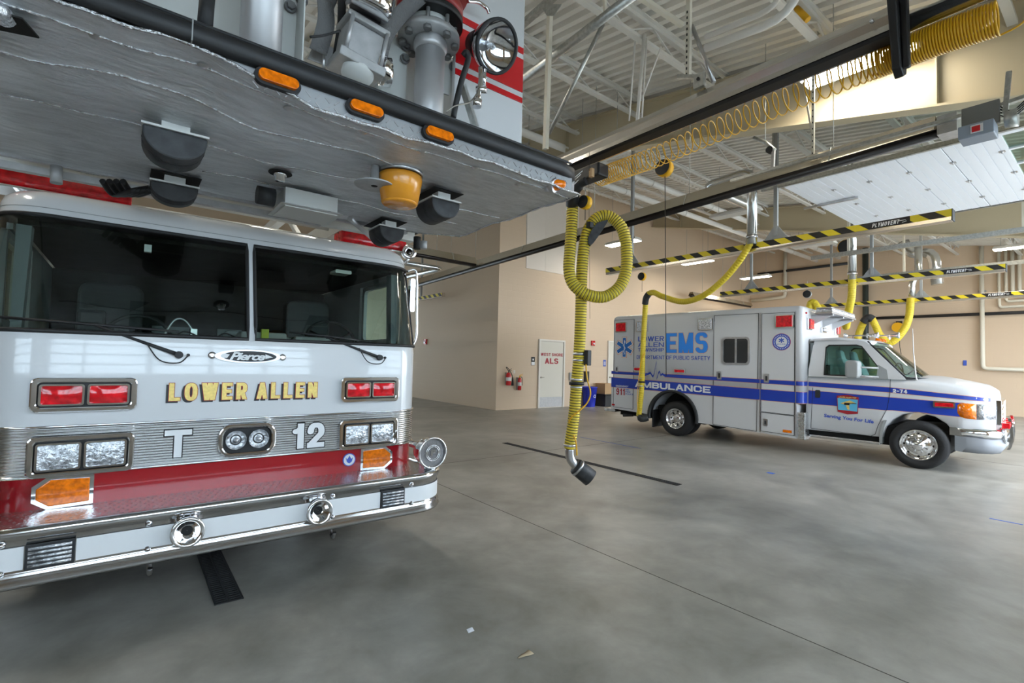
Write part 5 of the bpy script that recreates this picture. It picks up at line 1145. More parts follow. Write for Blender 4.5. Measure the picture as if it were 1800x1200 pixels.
# windshield panes
for a, b, nm in ((iL0, iL1, 'left'), (iR0, iR1, 'right')):
    cols = KC[a:b+1]; m = MB(); kstrip(m, cols, [ZB+.008, 1.9, 2.15, ZT-.008], off=-.004); g = K.l('windshield', m, 'glass')
    m = MB(); loop = [kpt(c, ZB+.006, .004) for c in cols]+[kpt(cols[-1], z, .004) for z in (1.75, 1.95, 2.15, 2.30)]+[kpt(c, ZT-.006, .004) for c in cols[::-1]]+[kpt(cols[0], z, .004) for z in (2.30, 2.15, 1.95, 1.75)]
    m.tube(loop, .013, 6, closed=True); K.l('windshield_seal', m, 'black', parent=g)
    m = MB(); m.tube([p+Vector((0, -.006, 0)) for p in loop], .005, 5, closed=True); K.l('chrome_bead', m, 'chrome', parent=g)
for s in (-1, 1):
    m = MB().box(s*KW-.004, .52, 1.70, s*KW+.004, 1.33, 2.28); g = K.l('side_window', m, M['sglass'])
    m = MB().ringplate(rrect(.5, 1.68, 1.35, 2.30, .06), rrect(.55, 1.73, 1.30, 2.25, .05), 'x', s*(KW-.04), s*(KW-.006)); K.l('window_frame', m, 'grey', parent=g)
    m = MB().box(s*(KW-.03), .3, .7, s*(KW-.05), 4.2, 1.66); m.box(s*(KW-.03), 1.37, 1.66, s*(KW-.06), 4.2, 2.33); m.box(s*(KW-.03), .52, 2.29, s*(KW-.06), 1.4, 2.33); K.l('door_liner', m, 'grey')
# interior
m = MB().box(-1.26, .35, .7, 1.26, 4.1, 1.25); m.box(-1.27, 2.6, 1.25, 1.27, 2.66, 2.33); m.box(-1.26, .55, 2.34, 1.26, 4.1, 2.37); m.box(-.45, .9, 1.25, .45, 2.2, 1.62); K.l('cab_interior', m, 'interior')
m = MB().loft([[(x, .10+max(0, abs(x)-1.05)*.8, 1.50), (x, .14+max(0, abs(x)-1.05)*.8, 1.64), (x, .55, 1.60), (x, .65, 1.50)] for x in (-1.24, -1.05, 0, 1.05, 1.24)], smooth=False); K.l('dashboard', m, 'interior')
for x, in ((-.80,), (.80,)):
    m = MB().prism(rrect(x-.22, 1.35, x+.22, 2.12, .09), 'y', 1.55, 1.70); m.box(x-.24, 1.1, 1.25, x+.24, 1.65, 1.4); K.l('seat', m, 'dark', bevel=.02)
m = MB().prism(rrect(-.06, 1.5, .10, 1.74, .03), 'y', .8, .88); K.l('headrest', m, 'seat', bevel=.02)
c = Vector((.78, .72, 1.68)); m = MB().tube([c+Vector((.22*math.cos(a), .12*math.sin(a), .19*math.sin(a))) for a in [i*PI/12 for i in range(24)]], .014, 8, closed=True)
for a in (.5, 2.6, 4.7): m.tube([c, c+Vector((.22*math.cos(a), .12*math.sin(a), .19*math.sin(a)))], .01, 6)
m.tube([c, c+Vector((0, .1, -.18))], .03, 8); K.l('steering_wheel', m, 'dark')
c = Vector((-.62, .62, 1.62)); m = MB().tube([c+Vector((.20*math.cos(a), .05*math.sin(a), .19*math.sin(a))) for a in [i*PI/12 for i in range(13)]], .013, 8); K.l('grab_hoop', m, 'dark')
m = MB().tube(smooth_path([(-.5, .6, 1.6), (-.42, .6, 1.78), (-.35, .6, 1.79), (-.29, .6, 1.70), (-.28, .6, 1.64)]), .008, 6); m.box(-.31, .58, 1.66, -.27, .62, 1.73); K.l('map_light', m, 'steel')
m = MB().box(-.62, .3, 2.22, -.58, .34, 2.27); K.l('inspection_tag', m, 'lwhite'); m = MB().box(.10, .22, 1.66, .15, .25, 1.74); K.l('yellow_tag', m, mat('yellow_green_tag', (.45, .5, .05), .6))
m = MB().box(-.95, .5, 1.63, -.80, .6, 1.82); K.l('console_box', m, 'dark', bevel=.02); K.l('dome_light', MB().prism(rrect(.70, 2.27, .84, 2.30, .01), 'y', .45, .6), 'lampbody')
m = MB().prism(rrect(-.02, 1.66, .30, 1.72, .02), 'y', .32, .5); m.box(.36, .3, 1.65, .60, .5, 1.70); m.box(.02, .5, 1.63, .7, .9, 1.70); K.l('radio_equipment', m, 'grey', bevel=.008)
m = MB()
for k in range(7): m.tube(smooth_path([(-.7+.25*k, .35, 1.62), (-.62+.25*k, .38, 1.70), (-.5+.25*k, .5, 1.66)]), .006, 5)
K.l('cables', m, 'lblack')
for s in (-1, 1): K.l('inner_pillar', MB().prism([(s*1.24, 1.62), (s*1.19, 1.62), (s*1.17, 2.3), (s*1.24, 2.3)], 'y', .36, .46), 'seat')
m = MB()
for x, w in ((-.35, .30), (.15, .22), (.95, .2)): m.box(x-w/2, 2.0, 1.66, x+w/2, 2.04, 1.80); m.box(x-w/2-.1, 1.9, 1.62, x+w/2+.06, 1.92, 1.635)
K.l('rear_windows_trim', m, 'seat')
K.l('map_sheets', MB().add([(-.30, .36, 1.652), (.02, .34, 1.655), (.05, .52, 1.66), (-.25, .50, 1.675)], [(0, 1, 2, 3)]).add([(.35, .36, 1.70), (.60, .34, 1.66), (.66, .5, 1.66), (.5, .5, 1.71)], [(0, 1, 2, 3)]), 'lgrey')
# wipers
for px, s in ((-.42, -1), (.92, -1)):
    a = Vector((px, -.03, 1.535 if px < 0 else 1.55)); b = Vector((px-.42, .03, 1.70)); m = MB().lathe([(.022, .02), (.024, -.01), (.01, -.02)], a, (0, -1, 0), 14); m.tube([a, a+(b-a)*.35, b], [.013, .010, .006], 8); wp = K.l('wiper', m, 'dark')
    m = MB().tube([b+Vector((-.40 if px < 0 else -.25, .02, .02)), b+Vector((.05, .0, .0)), b+Vector((.42, .01, -.015 if px < 0 else -.03))], .008, 6); K.l('wiper_blade', m, 'black', parent=wp)
    m = MB().tube(smooth_path([a+Vector((-.17, -.0, .07)), a+Vector((-.10, -.01, -.035)), a+Vector((.0, -.02, -.05)), a+Vector((.05, -.01, .0))]), .004, 5); m.lathe([(.01, 0), (.01, -.015)], a+Vector((.05, -.0, 0)), (0, -1, 0), 8); K.l('washer_hose', m, 'black', parent=wp)
# emblem + name
m = MB().prism(circ(-.018, 1.535, .205, 40, ry=.046), 'y', -.012, .0); em = K.l('emblem', m, 'steel'); m = MB().prism(circ(-.012, 1.535, .170, 40, ry=.037), 'y', -.0145, -.0122); K.l('emblem_field', m, 'lblack', parent=em)
m = text_mb('Pierce', -.135, .085, 1.508, 1.562, -.0155, bold=.03, shear=.35, spacing=.86); m.prism([(-.19, 1.537), (-.17, 1.552), (-.135, 1.545), (-.15, 1.522), (-.175, 1.522)], 'y', -.017, -.0155); m.prism([(.085, 1.552), (.135, 1.532), (.085, 1.52)], 'y', -.017, -.0155); K.l('emblem_lettering', m, 'lwhite', parent=em)
K.l('emblem_ears', MB().lathe([(.022, .0), (.024, -.006), (.01, -.008)], (.20, .0, 1.533), (0, 1, 0), 14).lathe([(.022, .0), (.024, -.006), (.01, -.008)], (-.236, .0, 1.537), (0, 1, 0), 14), 'chrome', parent=em)
nm_ = 'LOWER ALLEN'
s0 = K.l('name_shadow', block_mb(nm_, -.474, .439, 1.230, 1.343, -.0035, .24, .19, .2, grow=.002), 'lblack'); K.l('name_outline', block_mb(nm_, -.461, .452, 1.241, 1.354, -.0055, .24, .19, .2, grow=.003), 'lred', parent=s0); K.l('name_lettering', block_mb(nm_, -.461, .452, 1.241, 1.354, -.007, .24, .19, .2), 'gold', parent=s0)
for tx, x0, x1, z0, z1, tw in (('T', -.472, -.327, .883, 1.057, .24), ('12', .288, .516, .871, 1.053, .25)):
    o = K.l('number_outline', block_mb(tx, x0, x1, z0, z1, -.007, tw, .2, .13, grow=.006), 'lblack'); K.l('number_lettering', block_mb(tx, x0, x1, z0, z1, -.009, tw, .2, .13), 'lwhite', parent=o)
# lamps in the nose
def double_lamp(x0, z0, x1, z1, mt, nm):
    y = -.006; m = MB().ringplate(rrect(x0, z0, x1, z1, .035, 5), rrect(x0+.032, z0+.03, x1-.032, z1-.03, .02, 5), 'y', y-.03, y); o = K.l(nm, m, 'chrome', bevel=.008)
    K.l('lamp_recess', MB().box(x0+.03, y-.006, z0+.028, x1-.03, y-.002, z1-.028), 'black', parent=o)
    mid = (x0+x1)/2; gp = .01
    for a, b in ((x0+.042, mid-gp), (mid+gp, x1-.042)):
        K.l('lens_ring', MB().ringplate(rrect(a-.004, z0+.038, b+.004, z1-.038, .014, 3), rrect(a+.006, z0+.047, b-.006, z1-.047, .01, 3), 'y', y-.036, y-.01), 'chrome', parent=o)
        m = MB(); vs = []; N = 6
        for i in range(N+1):
            for j in range(N+1):
                u, v = i/N*2-1, j/N*2-1; vs.append((a+.004+(b-a-.008)*i/N, y-.024-.014*(1-u*u)*(1-v*v), z0+.045+(z1-z0-.09)*j/N))
        m.add(vs, [(i*(N+1)+j, (i+1)*(N+1)+j, (i+1)*(N+1)+j+1, i*(N+1)+j+1) for i in range(N) for j in range(N)], True); K.l('lens', m, mt, parent=o)
    return o
for s in (-1, 1):
    x0, x1 = (-1.095, -.62) if s < 0 else (.62, 1.10)
    double_lamp(x0, 1.195, x1, 1.392, 'redl', 'warning_light'); double_lamp(x0, .832, x1, 1.062, 'clear', 'headlight')
    q = [(-.80, .66), (-.80, .828), (-1.0, .835), (-1.063, .785), (-1.063, .70), (-1.0, .655)]; q2 = [(-.818, .678), (-.818, .812), (-.99, .818), (-1.045, .772), (-1.045, .715), (-.99, .672)]
    if s > 0: q = [(-a, b) for a, b in q]; q2 = [(-a, b) for a, b in q2]
    o = K.l('turn_signal', MB().ringplate(q, q2, 'y', -.02, .012), 'chrome'); K.l('lens', MB().prism(q2, 'y', -.030, -.0), 'orange', parent=o, bevel=.006)
m = MB().ringplate(rrect(-.185, .855, .175, 1.078, .085, 6), rrect(-.150, .885, .140, 1.048, .05, 6), 'y', -.04, -.006); o = K.l('center_lamp', m, 'chrome', bevel=.01); K.l('lamp_recess', MB().prism(rrect(-.15, .885, .14, 1.048, .05), 'y', -.012, -.008), 'black', parent=o)
for x in (-.075, .065): K.l('bulb_reflector', MB().lathe([(.064, 0), (.055, .012), (.03, .02), (.012, .006), (.012, -.012), (.001, -.014)], (x, -.030, .968), (0, 1, 0), 22), 'clear', parent=o)
K.l('round_sticker', MB().prism(circ(.716, .750, .050, 26), 'y', .002, .008), 'mblue'); K.l('sticker_field', MB().prism(circ(.716, .750, .043, 26), 'y', .0, .0018), 'lwhite')
m = MB().prism([(.70, .755), (.716, .782), (.732, .755), (.745, .77), (.735, .735), (.716, .722), (.697, .735), (.687, .77)], 'y', -.002, -.0003); K.l('sticker_bird', m, 'mblue')
K.l('side_marker', MB().lathe([(.022, 0), (.024, .02), (.012, .045), (.002, .05)], (KW+.005, .45, .97), (1, 0, 0), 14), 'orange')
K.l('side_marker', MB().lathe([(.022, 0), (.024, .02), (.012, .045), (.002, .05)], (-KW-.005, .45, .97), (-1, 0, 0), 14), 'orange')
# bumper
BW, BR, BY = 1.39, .27, -.385
def bpath(off=0.0, back=.5, ins=0.0):
    w, r, y = BW+off, BR+off, BY-off; p = [(-w, back)]
    p += [(-(w-r)-r*math.cos(math.radians(a)), y+r-r*math.sin(math.radians(a))) for a in range(0, 91, 10)]
    p += [((w-r)+r*math.sin(math.radians(a)), y+r-r*math.cos(math.radians(a))) for a in range(0, 91, 10)]+[(w, back)]
    return p
def bsweep(prof, mt, nm, parent=None, **k):
    """prof: (outward offset, z)"""
    m = MB(); n = len(prof); rings = []
    P_ = [bpath(o) for o, z in prof]
    for i in range(len(P_[0])): rings.append([(P_[j][i][0], P_[j][i][1], prof[j][1]) for j in range(n)])
    m.loft(rings, True, True); return K.l(nm, m, mt, parent=parent, **k)
bp = bsweep([(-.06, .385), (.012, .375), (.022, .392), (.008, .408), (.016, .425), (.002, .445), (0, .45), (0, .60), (.004, .605), (.012, .62), (.022, .64), (.016, .662), (-.004, .668), (-.06, .66)], mat('polished_stainless', (.60, .60, .61), .13, 1), 'bumper')
m = MB(); p = bpath(-.045); m.prism(p, 'z', .635, .6545); m.v = [Vector((v.x, v.y, v.z)) for v in m.v]; K.l('bumper_deck', m, 'diamond')
m = MB(); x = -1.3
while x < 1.32:
    for j in range(7):
        y = BY+.075+j*.048; xx = x+(.02 if j % 2 else 0)
        if abs(xx) > 1.1 and y < BY+.2: continue
        d = .009 if j % 2 else -.009; m.add([(xx-.009, y-d, .6548), (xx, y-.003, .658), (xx+.009, y+d, .6548), (xx, y+.003, .658)], [(0, 1, 2, 3)])
    x += .04
K.l('deck_tread', m, 'steel')
def bstripe(xa, xb, z0, z1, mt, nm, off=.004):
    m = MB(); pts = []
    for x, y in bpath(off)[1:-1]:
        pts.append((x, y))
    line = [q for q in pts if xa <= q[0] <= xb and q[1] < BY+BR*1.01]; 
    if xa > -1.1: line = [(xa, BY-off)]+line
    if xb < 1.1: line = line+[(xb, BY-off)]
    n = len(line); m.add([(x, y, z0) for x, y in line]+[(x, y, z1) for x, y in line], [(i, i+1, n+i+1, n+i) for i in range(n-1)], True); return K.l(nm, m, mt)
for xa, xb in ((-1.5, -1.04), (-.845, .81), (1.003, 1.5)): bstripe(xa, xb, .462, .575, 'lwhite', 'reflective_stripe')
for xa, xb in ((-1.036, -.849), (.813, 1.0)):
    m = MB().box(xa, BY-.012, .455, xb, BY-.001, .58); o = K.l('cornering_lamp', m, 'dark', bevel=.003); m = MB()
    for k in range(5): m.tube([(xa+.012, BY-.013, .475+k*.021), (xb-.012, BY-.013, .475+k*.021)], .008, 8)
    K.l('ribbed_lens', m, 'clear', parent=o)
for x, z in ((-.365, .528), (.368, .520)):
    m = MB().lathe([(.070, .0), (.084, -.03), (.087, -.048), (.082, -.060), (.072, -.060), (.060, -.045), (.046, -.028), (.034, -.016), (.028, -.012)], (x, BY-.006, z), (0, 1, 0), 32, caps=False); o = K.l('air_horn', m, 'chrome'); K.l('horn_throat_shade', MB().lathe([(.036, 0), (.001, 0)], (x, BY-.0185, z), (0, 1, 0), 20), 'void', parent=o)  # flat dark disc stands for the shade deep in each horn
m = MB()
for x in (-1.12, -.545, .47, 1.06):
    for z in (.595, .458): m.lathe([(.0165, 0), (.015, -.005), (.009, -.008), (.008, -.016), (.001, -.017)], (x, BY-.004, z), (0, 1, 0), 12)
K.l('bumper_bolts', m, 'chrome')
for x in (-.525, .515):
    m = MB().tube(smooth_path([(x, -.20, .40), (x, -.22, .33), (x, -.25, .285), (x-.0, -.29, .285), (x, -.31, .32)]), .013, 8); K.l('tow_hook', m, 'steel')
for s, lb in ((-1, 0), (1, 1)):
    c = Vector((s*1.275, -.30, .80)); m = MB().lathe([(.05, .17), (.10, .13), (.118, .06), (.124, .0), (.128, -.012), (.122, -.02), (.112, -.018), (.112, -.006)], c, (0, 1, 0), 36, caps=False); m.lathe([(.03, .12), (.03, .3)], c+Vector((-s*.03, 0, .03)), (0, 1, 0), 12); m.box(c.x-.05, c.y+.03, .655, c.x+.05, c.y+.12, .70); o = K.l('siren_speaker', m, 'chrome')
    m = MB().lathe([(.112, -.006), (.09, -.014), (.001, -.014)], c, (0, 1, 0), 32); gr = K.l('speaker_grille', m, mat('grille_mesh_metal', (.30, .30, .31), .4, .8, bump=1, bscale=160), parent=o)
    m = MB()
    for r in (.062, .050): m.tube([c+Vector((r*math.cos(a), -.016, r*math.sin(a))) for a in [i*PI/14 for i in range(28)]], .0035, 5, closed=True)
    m = text_mb('F', c.x-.02, c.x+.02, .78, .825, c.y-.0175, bold=.04, mb=m); K.l('speaker_ring', m, 'chrome', parent=o)
# body and running gear behind the cab
m = MB().box(-1.28, 4.3, .55, 1.28, 8.6, 2.55); m.box(-1.1, 3.9, .6, 1.1, 8.6, .9); K.l('rear_body', m, 'white', bevel=.03)
m = MB().box(-1.05, -.33, .42, 1.05, 8.4, .62); m.box(-.9, .4, .36, .9, 3.6, .66); K.l('chassis', m, 'void')
for s in (-1, 1):
    for y in (1.75, 6.8):
        m = MB().lathe([(.30, 0), (.50, -.01), (.54, .04), (.54, .30), (.50, .34), (.30, .34)], (s*1.27, y, .54), (-s, 0, 0), 36, caps=False); o = K.l('wheel', m, 'tyre'); K.l('rim', MB().lathe([(.30, .0), (.28, .03), (.18, .08), (.12, .02), (.001, .0)], (s*1.27, y, .54), (-s, 0, 0), 28), 'chrome', parent=o)
# roof equipment of the cab
rz = 2.62
for xa, xb in ((-1.42, -.70), (.76, 1.38)):
    m = MB().prism(rrect(.50, 2.555, .72, 2.69, .05), 'x', xa, xb); o = K.l('light_bar', m, 'redl', bevel=.015)
    m = MB().box(xa+.02, .48, 2.545, xb-.02, .74, 2.558); K.l('bar_base', m, 'chrome', parent=o)
c = P(719, 443, Y=4.25)-Vector((.69, 3.8, 0))
m = MB().lathe([(.012, .09), (.05, .07), (.068, .02), (.07, -.01), (.062, -.02), (.03, -.01)], c, (.2, 1, 0), 24, caps=False); m.tube([c+Vector((0, 0, -.06)), c+Vector((-.03, .1, -.14))], .014, 8); K.l('spot_lamp', m, 'chrome')
a = Vector((.69, 3.8, 0)); mp_ = [P(716, 477, Y=4.15)-a, P(728, 474, Y=4.15)-a, P(733, 486, Y=4.15)-a, P(733, 540, Y=4.15)-a, P(732, 592, Y=4.15)-a, P(722, 610, Y=4.15)-a]
K.l('mirror_arm', MB().tube(smooth_path(mp_, 4), .011, 8), 'chrome'); c = P(722, 500, Y=4.3)-a; K.l('door_mirror', MB().prism(rrect(c.x-.0, c.z-.26, c.x+.05, c.z+.06, .02), 'y', c.y, c.y+.05), 'chrome')
mp2 = [Vector((-2*0-v.x, v.y, v.z)) for v in mp_]; K.l('mirror_arm', MB().tube(smooth_path(mp2, 4), .011, 8), 'chrome')

# ================================================================== THE AERIAL PLATFORM above the cab
B = Thing('aerial_platform', 'silver-lined aerial platform with black bumper rail jutting over the truck cab', 'aerial platform', (.82, 3.0, 2.6))
BX0, BX1 = -.60, 2.19
# foil underside
m = MB(); NX, NY = 90, 44; vs = []
def fedge(x):  # rear edge in y
    return 3.88 if x < 1.80 else 3.88-(x-1.80)*.85
def fz(x, y):
    f = (y-2.13)/.42; z = 2.602+.083*max(0, 1-f)*(1 if x < .2 else max(.06, 1-(x-.2)/.38)) 
    z += .006*math.sin(x*5.3+y*3.1)+.005*math.sin(y*11+x*2.2)+.004*math.sin(x*17-y*6)
    z -= .018*math.exp(-((y-2.75)/.25)**2)*(.6+.4*math.sin(x*3))
    if y > 3.6: z += (y-3.6)*.1
    return z
for i in range(NX+1):
    x = BX0+(BX1-BX0)*i/NX; ye = fedge(x)
    for j in range(NY+1):
        y = 2.135+(ye-2.135)*j/NY; vs.append((x, y, fz(x, y)))
m.add(vs, [(i*(NY+1)+j, (i+1)*(NY+1)+j, (i+1)*(NY+1)+j+1, i*(NY+1)+j+1) for i in range(NX) for j in range(NY)], True)
foil = B.w('heat_shield', m, 'foil')
m = MB()
for yy, x0, x1, a in ((2.23, BX0, BX1, .02), (2.47, BX0, 1.2, .03), (2.86, -.5, 2.1, .03), (3.3, .3, 2.0, .02)):
    pts = [Vector((x0+(x1-x0)*k/40, yy+a*math.sin(k*.35+yy*5), 0)) for k in range(41)]
    m.tube([Vector((p.x, p.y, fz(p.x, p.y)-.001)) for p in pts], .005, 5)
pts = [Vector((BX0+(BX1-BX0)*k/50, 2.137, fz(BX0+(BX1-BX0)*k/50, 2.137)-.002+.004*math.sin(k*1.7))) for k in range(51)]; m.tube(pts, .007, 6)
pts = [Vector((BX1, 2.16+(fedge(BX1)-2.16)*k/30, fz(BX1, 2.16+(fedge(BX1)-2.16)*k/30)+.003*math.sin(k*2))) for k in range(31)]; m.tube(pts, .008, 6)
pts = [Vector((BX0+(BX1-BX0)*k/50, fedge(BX0+(BX1-BX0)*k/50), fz(BX0+(BX1-BX0)*k/50, fedge(BX0+(BX1-BX0)*k/50)))) for k in range(51)]; m.tube(pts, .008, 6)
B.w('foil_seams', m, 'foiltape', parent=foil)
for k in range(9): x = -.45+k*.32; m = MB().lathe([(.022, 0), (.018, -.004), (.006, -.008), (.001, -.009)], (x, 2.24+.02*(k % 2), fz(x, 2.24)-.002), (0, 0, 1), 10); B.w('rivet_washer', m, 'steel', parent=foil)
# front skirt of diamond plate
m = MB(); sx = [.12+(BX1-.18)*k/60 for k in range(61)]; n = 61
m.add([(x, 2.15, fz(x, 2.15)) for x in sx]+[(x, 2.15, 2.70) for x in sx]+[(x, 2.158, 2.70) for x in sx], [(i, i+1, n+i+1, n+i) for i in range(n-1)]+[(n+i, n+i+1, 2*n+i+1, 2*n+i) for i in range(n-1)]); sk = B.w('front_skirt', m, 'tread')
m = MB()
for k in range(44):
    x = .36+k*.04
    for j in range(2):
        s = 1 if (k+j) % 2 else -1; z = 2.62+j*.035; m.bar((x-.010, 2.150, z-s*.010), (x+.010, 2.150, z+s*.010), .004, .005, up=(0, 1, 0))
B.w('skirt_tread', m, 'steel', parent=sk)
for q in ((489, 142), (643, 193), (771, 237)):
    c = P(*q, Y=2.13); x, z = c.x, c.z; w = .088
    o = B.w('marker_light', MB().prism(rrect(x-w, z-.034, x+w, z+.034, .034, 6), 'y', 2.125, 2.151), 'black', bevel=.005); B.w('lens', MB().prism(rrect(x-w+.013, z-.022, x+w-.013, z+.022, .022, 6), 'y', 2.106, 2.128), 'orange', parent=o, bevel=.008)
# black bumper rail round the rim
def railpt(): return [(BX0-.05, 3.7), (BX0-.05, 2.35), (BX0-.02, 2.22), (BX0+.08, 2.15), (.14, 2.14), (2.02, 2.14), (2.13, 2.17), (2.215, 2.25), (2.235, 2.38), (2.26, 3.45)]
rp = railpt(); prof = [(-.05, -.040), (.012, -.040), (.026, -.030), (.032, .0), (.030, .022), (.022, .034), (-.05, .036)]
m = MB(); rings = []
for i, (x, y) in enumerate(rp):
    a = Vector(rp[max(i-1, 0)]); b = Vector(rp[min(i+1, len(rp)-1)]); t = (b-a).normalized(); nrm = Vector((t.y, -t.x)); rings.append([(x+nrm.x*o, y+nrm.y*o, 2.725+z) for o, z in prof])
m.loft(rings); rl = B.w('bumper_rail', m, 'black')
m = MB().tube([(BX0, 2.13, 2.768), (2.1, 2.13, 2.768)], .008, 6); B.w('rail_trim', m, 'dark', parent=rl)
m = MB().box(.139, 2.105, 2.684, .143, 2.13, 2.765); B.w('rail_joint', m, 'grey', parent=rl)
m = MB().box(BX0, 2.19, 2.685, BX1, 3.85, 2.70); B.w('deck_floor', m, 'diamond')
m = MB().box(BX0, 3.84, 2.61, 1.85, 3.87, 2.72); m.box(BX1-.01, 2.2, 2.61, BX1+.01, 3.5, 2.72); B.w('rim_frame', m, 'steel')
# corner marker
c = P(970, 326, Z=2.62); m = MB().lathe([(.036, -.03), (.046, -.03), (.046, .025), (.036, .025)], c, (.3, -.8, -.2), 22); o = B.w('corner_marker', m, 'steel'); B.w('lens', MB().lathe([(.034, -.02), (.033, .04), (.022, .075), (.012, .085), (.001, .086)], c, (.62, -.55, .10), 18), 'orange', parent=o)
B.w('marker_opening_shade', MB().prism([(c.x-.10, c.y+.0), (c.x-.04, c.y+.09), (c.x+.06, c.y+.06), (c.x+.04, c.y-.0)], 'z', c.z-.015, c.z-.010), 'void', parent=foil)  # flat dark sheets, here and on the next line, painted as cut-out shade
c2 = P(4, 26, Z=2.62); B.w('lens', MB().lathe([(.03, -.02), (.03, .03), (.02, .06), (.001, .07)], c2, (-.2, -1, -.2), 16), 'clear'); B.w('marker_opening_shade', MB().prism([(c2.x-.06, c2.y-.02), (c2.x-.02, c2.y+.10), (c2.x+.08, c2.y+.07), (c2.x+.05, c2.y-.03)], 'z', 2.612, 2.618), 'void', parent=foil)
# rubber rest pads; each opening is a flat dark sheet painted as shade
def rest_pad(cx, cy, w, h, ln, z, ox=0):
    m = MB().box(cx-w*.50, cy-.02, z+.055, cx+w*.55, cy+ln+.10, z+.058); B.w('pad_opening_shade', m, 'void', parent=foil)
    pr = [(cx-w/2, z)]+[(cx-w/2*math.cos(math.radians(a)), z-h*math.sin(math.radians(a))**.8) for a in range(0, 181, 12)]+[(cx+w/2, z)]
    o = B.w('rest_pad', MB().prism(pr[1:-1], 'y', cy, cy+ln, smooth=True), 'pad', bevel=.008)
    B.w('pad_plate', MB().box(cx-w/2-.004, cy-.006, z+.0005, cx+w/2+.004, cy+ln, z+.010), 'wpaint', parent=o)
    B.w('pad_bracket', MB().box(cx-w*.22, cy+.03, z+.0105, cx+w*.22, cy+.10, 2.62), 'wpaint', parent=o)
    B.w('pad_groove', MB().prism([(cx-w/2*math.cos(math.radians(a))*1.012, z-h*1.012*math.sin(math.radians(a))**.8) for a in range(6, 175, 12)], 'y', cy+ln*.45, cy+ln*.55), 'black', parent=o); return o
c = P(310, 231, Z=2.54); rest_pad(c.x, c.y, .245, .125, .20, 2.54)
c = P(308, 324, Z=2.535); rest_pad(c.x, c.y, .235, .10, .16, 2.535)
c = P(785, 352, Z=2.53); rest_pad(c.x, c.y, .20, .11, .22, 2.53)
c = P(690, 400, Z=2.53); rest_pad(c.x, c.y, .20, .11, .22, 2.53)
# amber beacon, disc foot, plug
c = P(704, 312, Z=2.57); m = MB(); NB = 120
m.loft([[(c.x+(r+(.0016 if k % 2 else 0))*math.cos(2*PI*k/NB), c.y+(r+(.0016 if k % 2 else 0))*math.sin(2*PI*k/NB), 2.575+h) for k in range(NB)] for r, h in ((.118, 0), (.120, -.02), (.100, -.152))]); m.lathe([(.100, -.152), (.098, -.160), (.090, -.165), (.001, -.168)], (c.x, c.y, 2.575), (0, 0, 1), 40)
bc = B.w('beacon', m, 'amber'); B.w('beacon_base', MB().lathe([(.125, .025), (.125, .0)], (c.x, c.y, 2.58), (0, 0, 1), 30), 'steel', parent=bc)
c = P(658, 326, Z=2.49); m = MB().lathe([(.105, 0), (.107, .004), (.105, .008), (.024, .010), (.022, .12)], (c.x, c.y, 2.488), (0, 0, 1), 36); o = B.w('foot_disc', m, 'lgrey'); B.w('disc_hole_shade', MB().lathe([(.018, -.001), (.001, -.001)], (c.x, c.y, 2.488), (0, 0, 1), 18), 'void', parent=o)  # flat dark spot under the disc paints the shade of its bore
c = P(493, 300, Z=2.6); m = MB().lathe([(.026, .03), (.026, -.01), (.034, -.012), (.034, -.03), (.024, -.032), (.026, -.06), (.001, -.062)], (c.x, c.y, 2.6), (0, 0, 1), 22); o = B.w('drain_plug', m, 'chrome'); B.w('plug_opening_shade', MB().prism(circ(c.x, c.y, .062, 24), 'z', fz(c.x, c.y)-.012, fz(c.x, c.y)-.008), 'void', parent=o)  # dark round sheet behind the plug paints shade of a gap
# box light and motor below the rear
a_ = P(528, 345, Z=2.56); m = MB().loft([[(a_.x-.10, a_.y-.05, 2.585), (a_.x+.22, a_.y-.05, 2.585), (a_.x+.22, a_.y+.25, 2.585), (a_.x-.10, a_.y+.25, 2.585)], [(a_.x-.10, a_.y-.05, 2.49), (a_.x+.22, a_.y-.05, 2.49), (a_.x+.22, a_.y+.25, 2.49), (a_.x-.10, a_.y+.25, 2.49)], [(a_.x-.13, a_.y-.08, 2.475), (a_.x+.25, a_.y-.08, 2.475), (a_.x+.25, a_.y+.28, 2.475), (a_.x-.13, a_.y+.28, 2.475)]], smooth=False)
o = B.w('box_light', m, 'wpaint'); B.w('box_lens', MB().box(a_.x-.10, a_.y-.05, 2.468, a_.x+.22, a_.y+.25, 2.474), 'lampoff', parent=o)
m = MB().cyl((a_.x-.24, a_.y+.05, 2.53), (a_.x-.14, a_.y+.05, 2.53), .055, n=20); B.w('winch_motor', m, 'pad')
B.w('rear_beam', MB().box(-1.2, 4.0, 2.60, 2.0, 4.08, 2.68), 'wpaint'); B.w('slide_rail', MB().box(BX0, 3.9, 2.56, 1.15, 3.95, 2.6), 'lgrey'); m = MB().tube([(1.25, 3.55, 2.56), (1.62, 3.98, 2.54)], .02, 10); B.w('stay_tube', m, 'pipe')
m = MB().tube([(c.x, c.y, c.z) for c in (P(99, 292, Z=2.6), P(99, 322, Z=2.5))], .028, 14); B.w('stub_pipe', m, 'lgrey')
m = MB()
for k in range(4): m.tube(smooth_path([P(180+12*k, 318, Z=2.54), P(200+12*k, 342, Z=2.50), P(235+10*k, 335, Z=2.5), P(262, 330, Z=2.55)]), .016, 8)
B.w('hose_bundle', m, 'black')
c = P(738, 430, Z=2.5); m = MB().lathe([(.03, -.05), (.03, .05)], P(733, 427, Z=2.50), (0, 0, 1), 12); B.w('pipe_coupling', m, 'dark'); B.w('pipe_coupling', MB().lathe([(.028, -.06), (.028, .0)], P(745, 424, Z=2.48), (0, 0, 1), 12), 'lgrey')
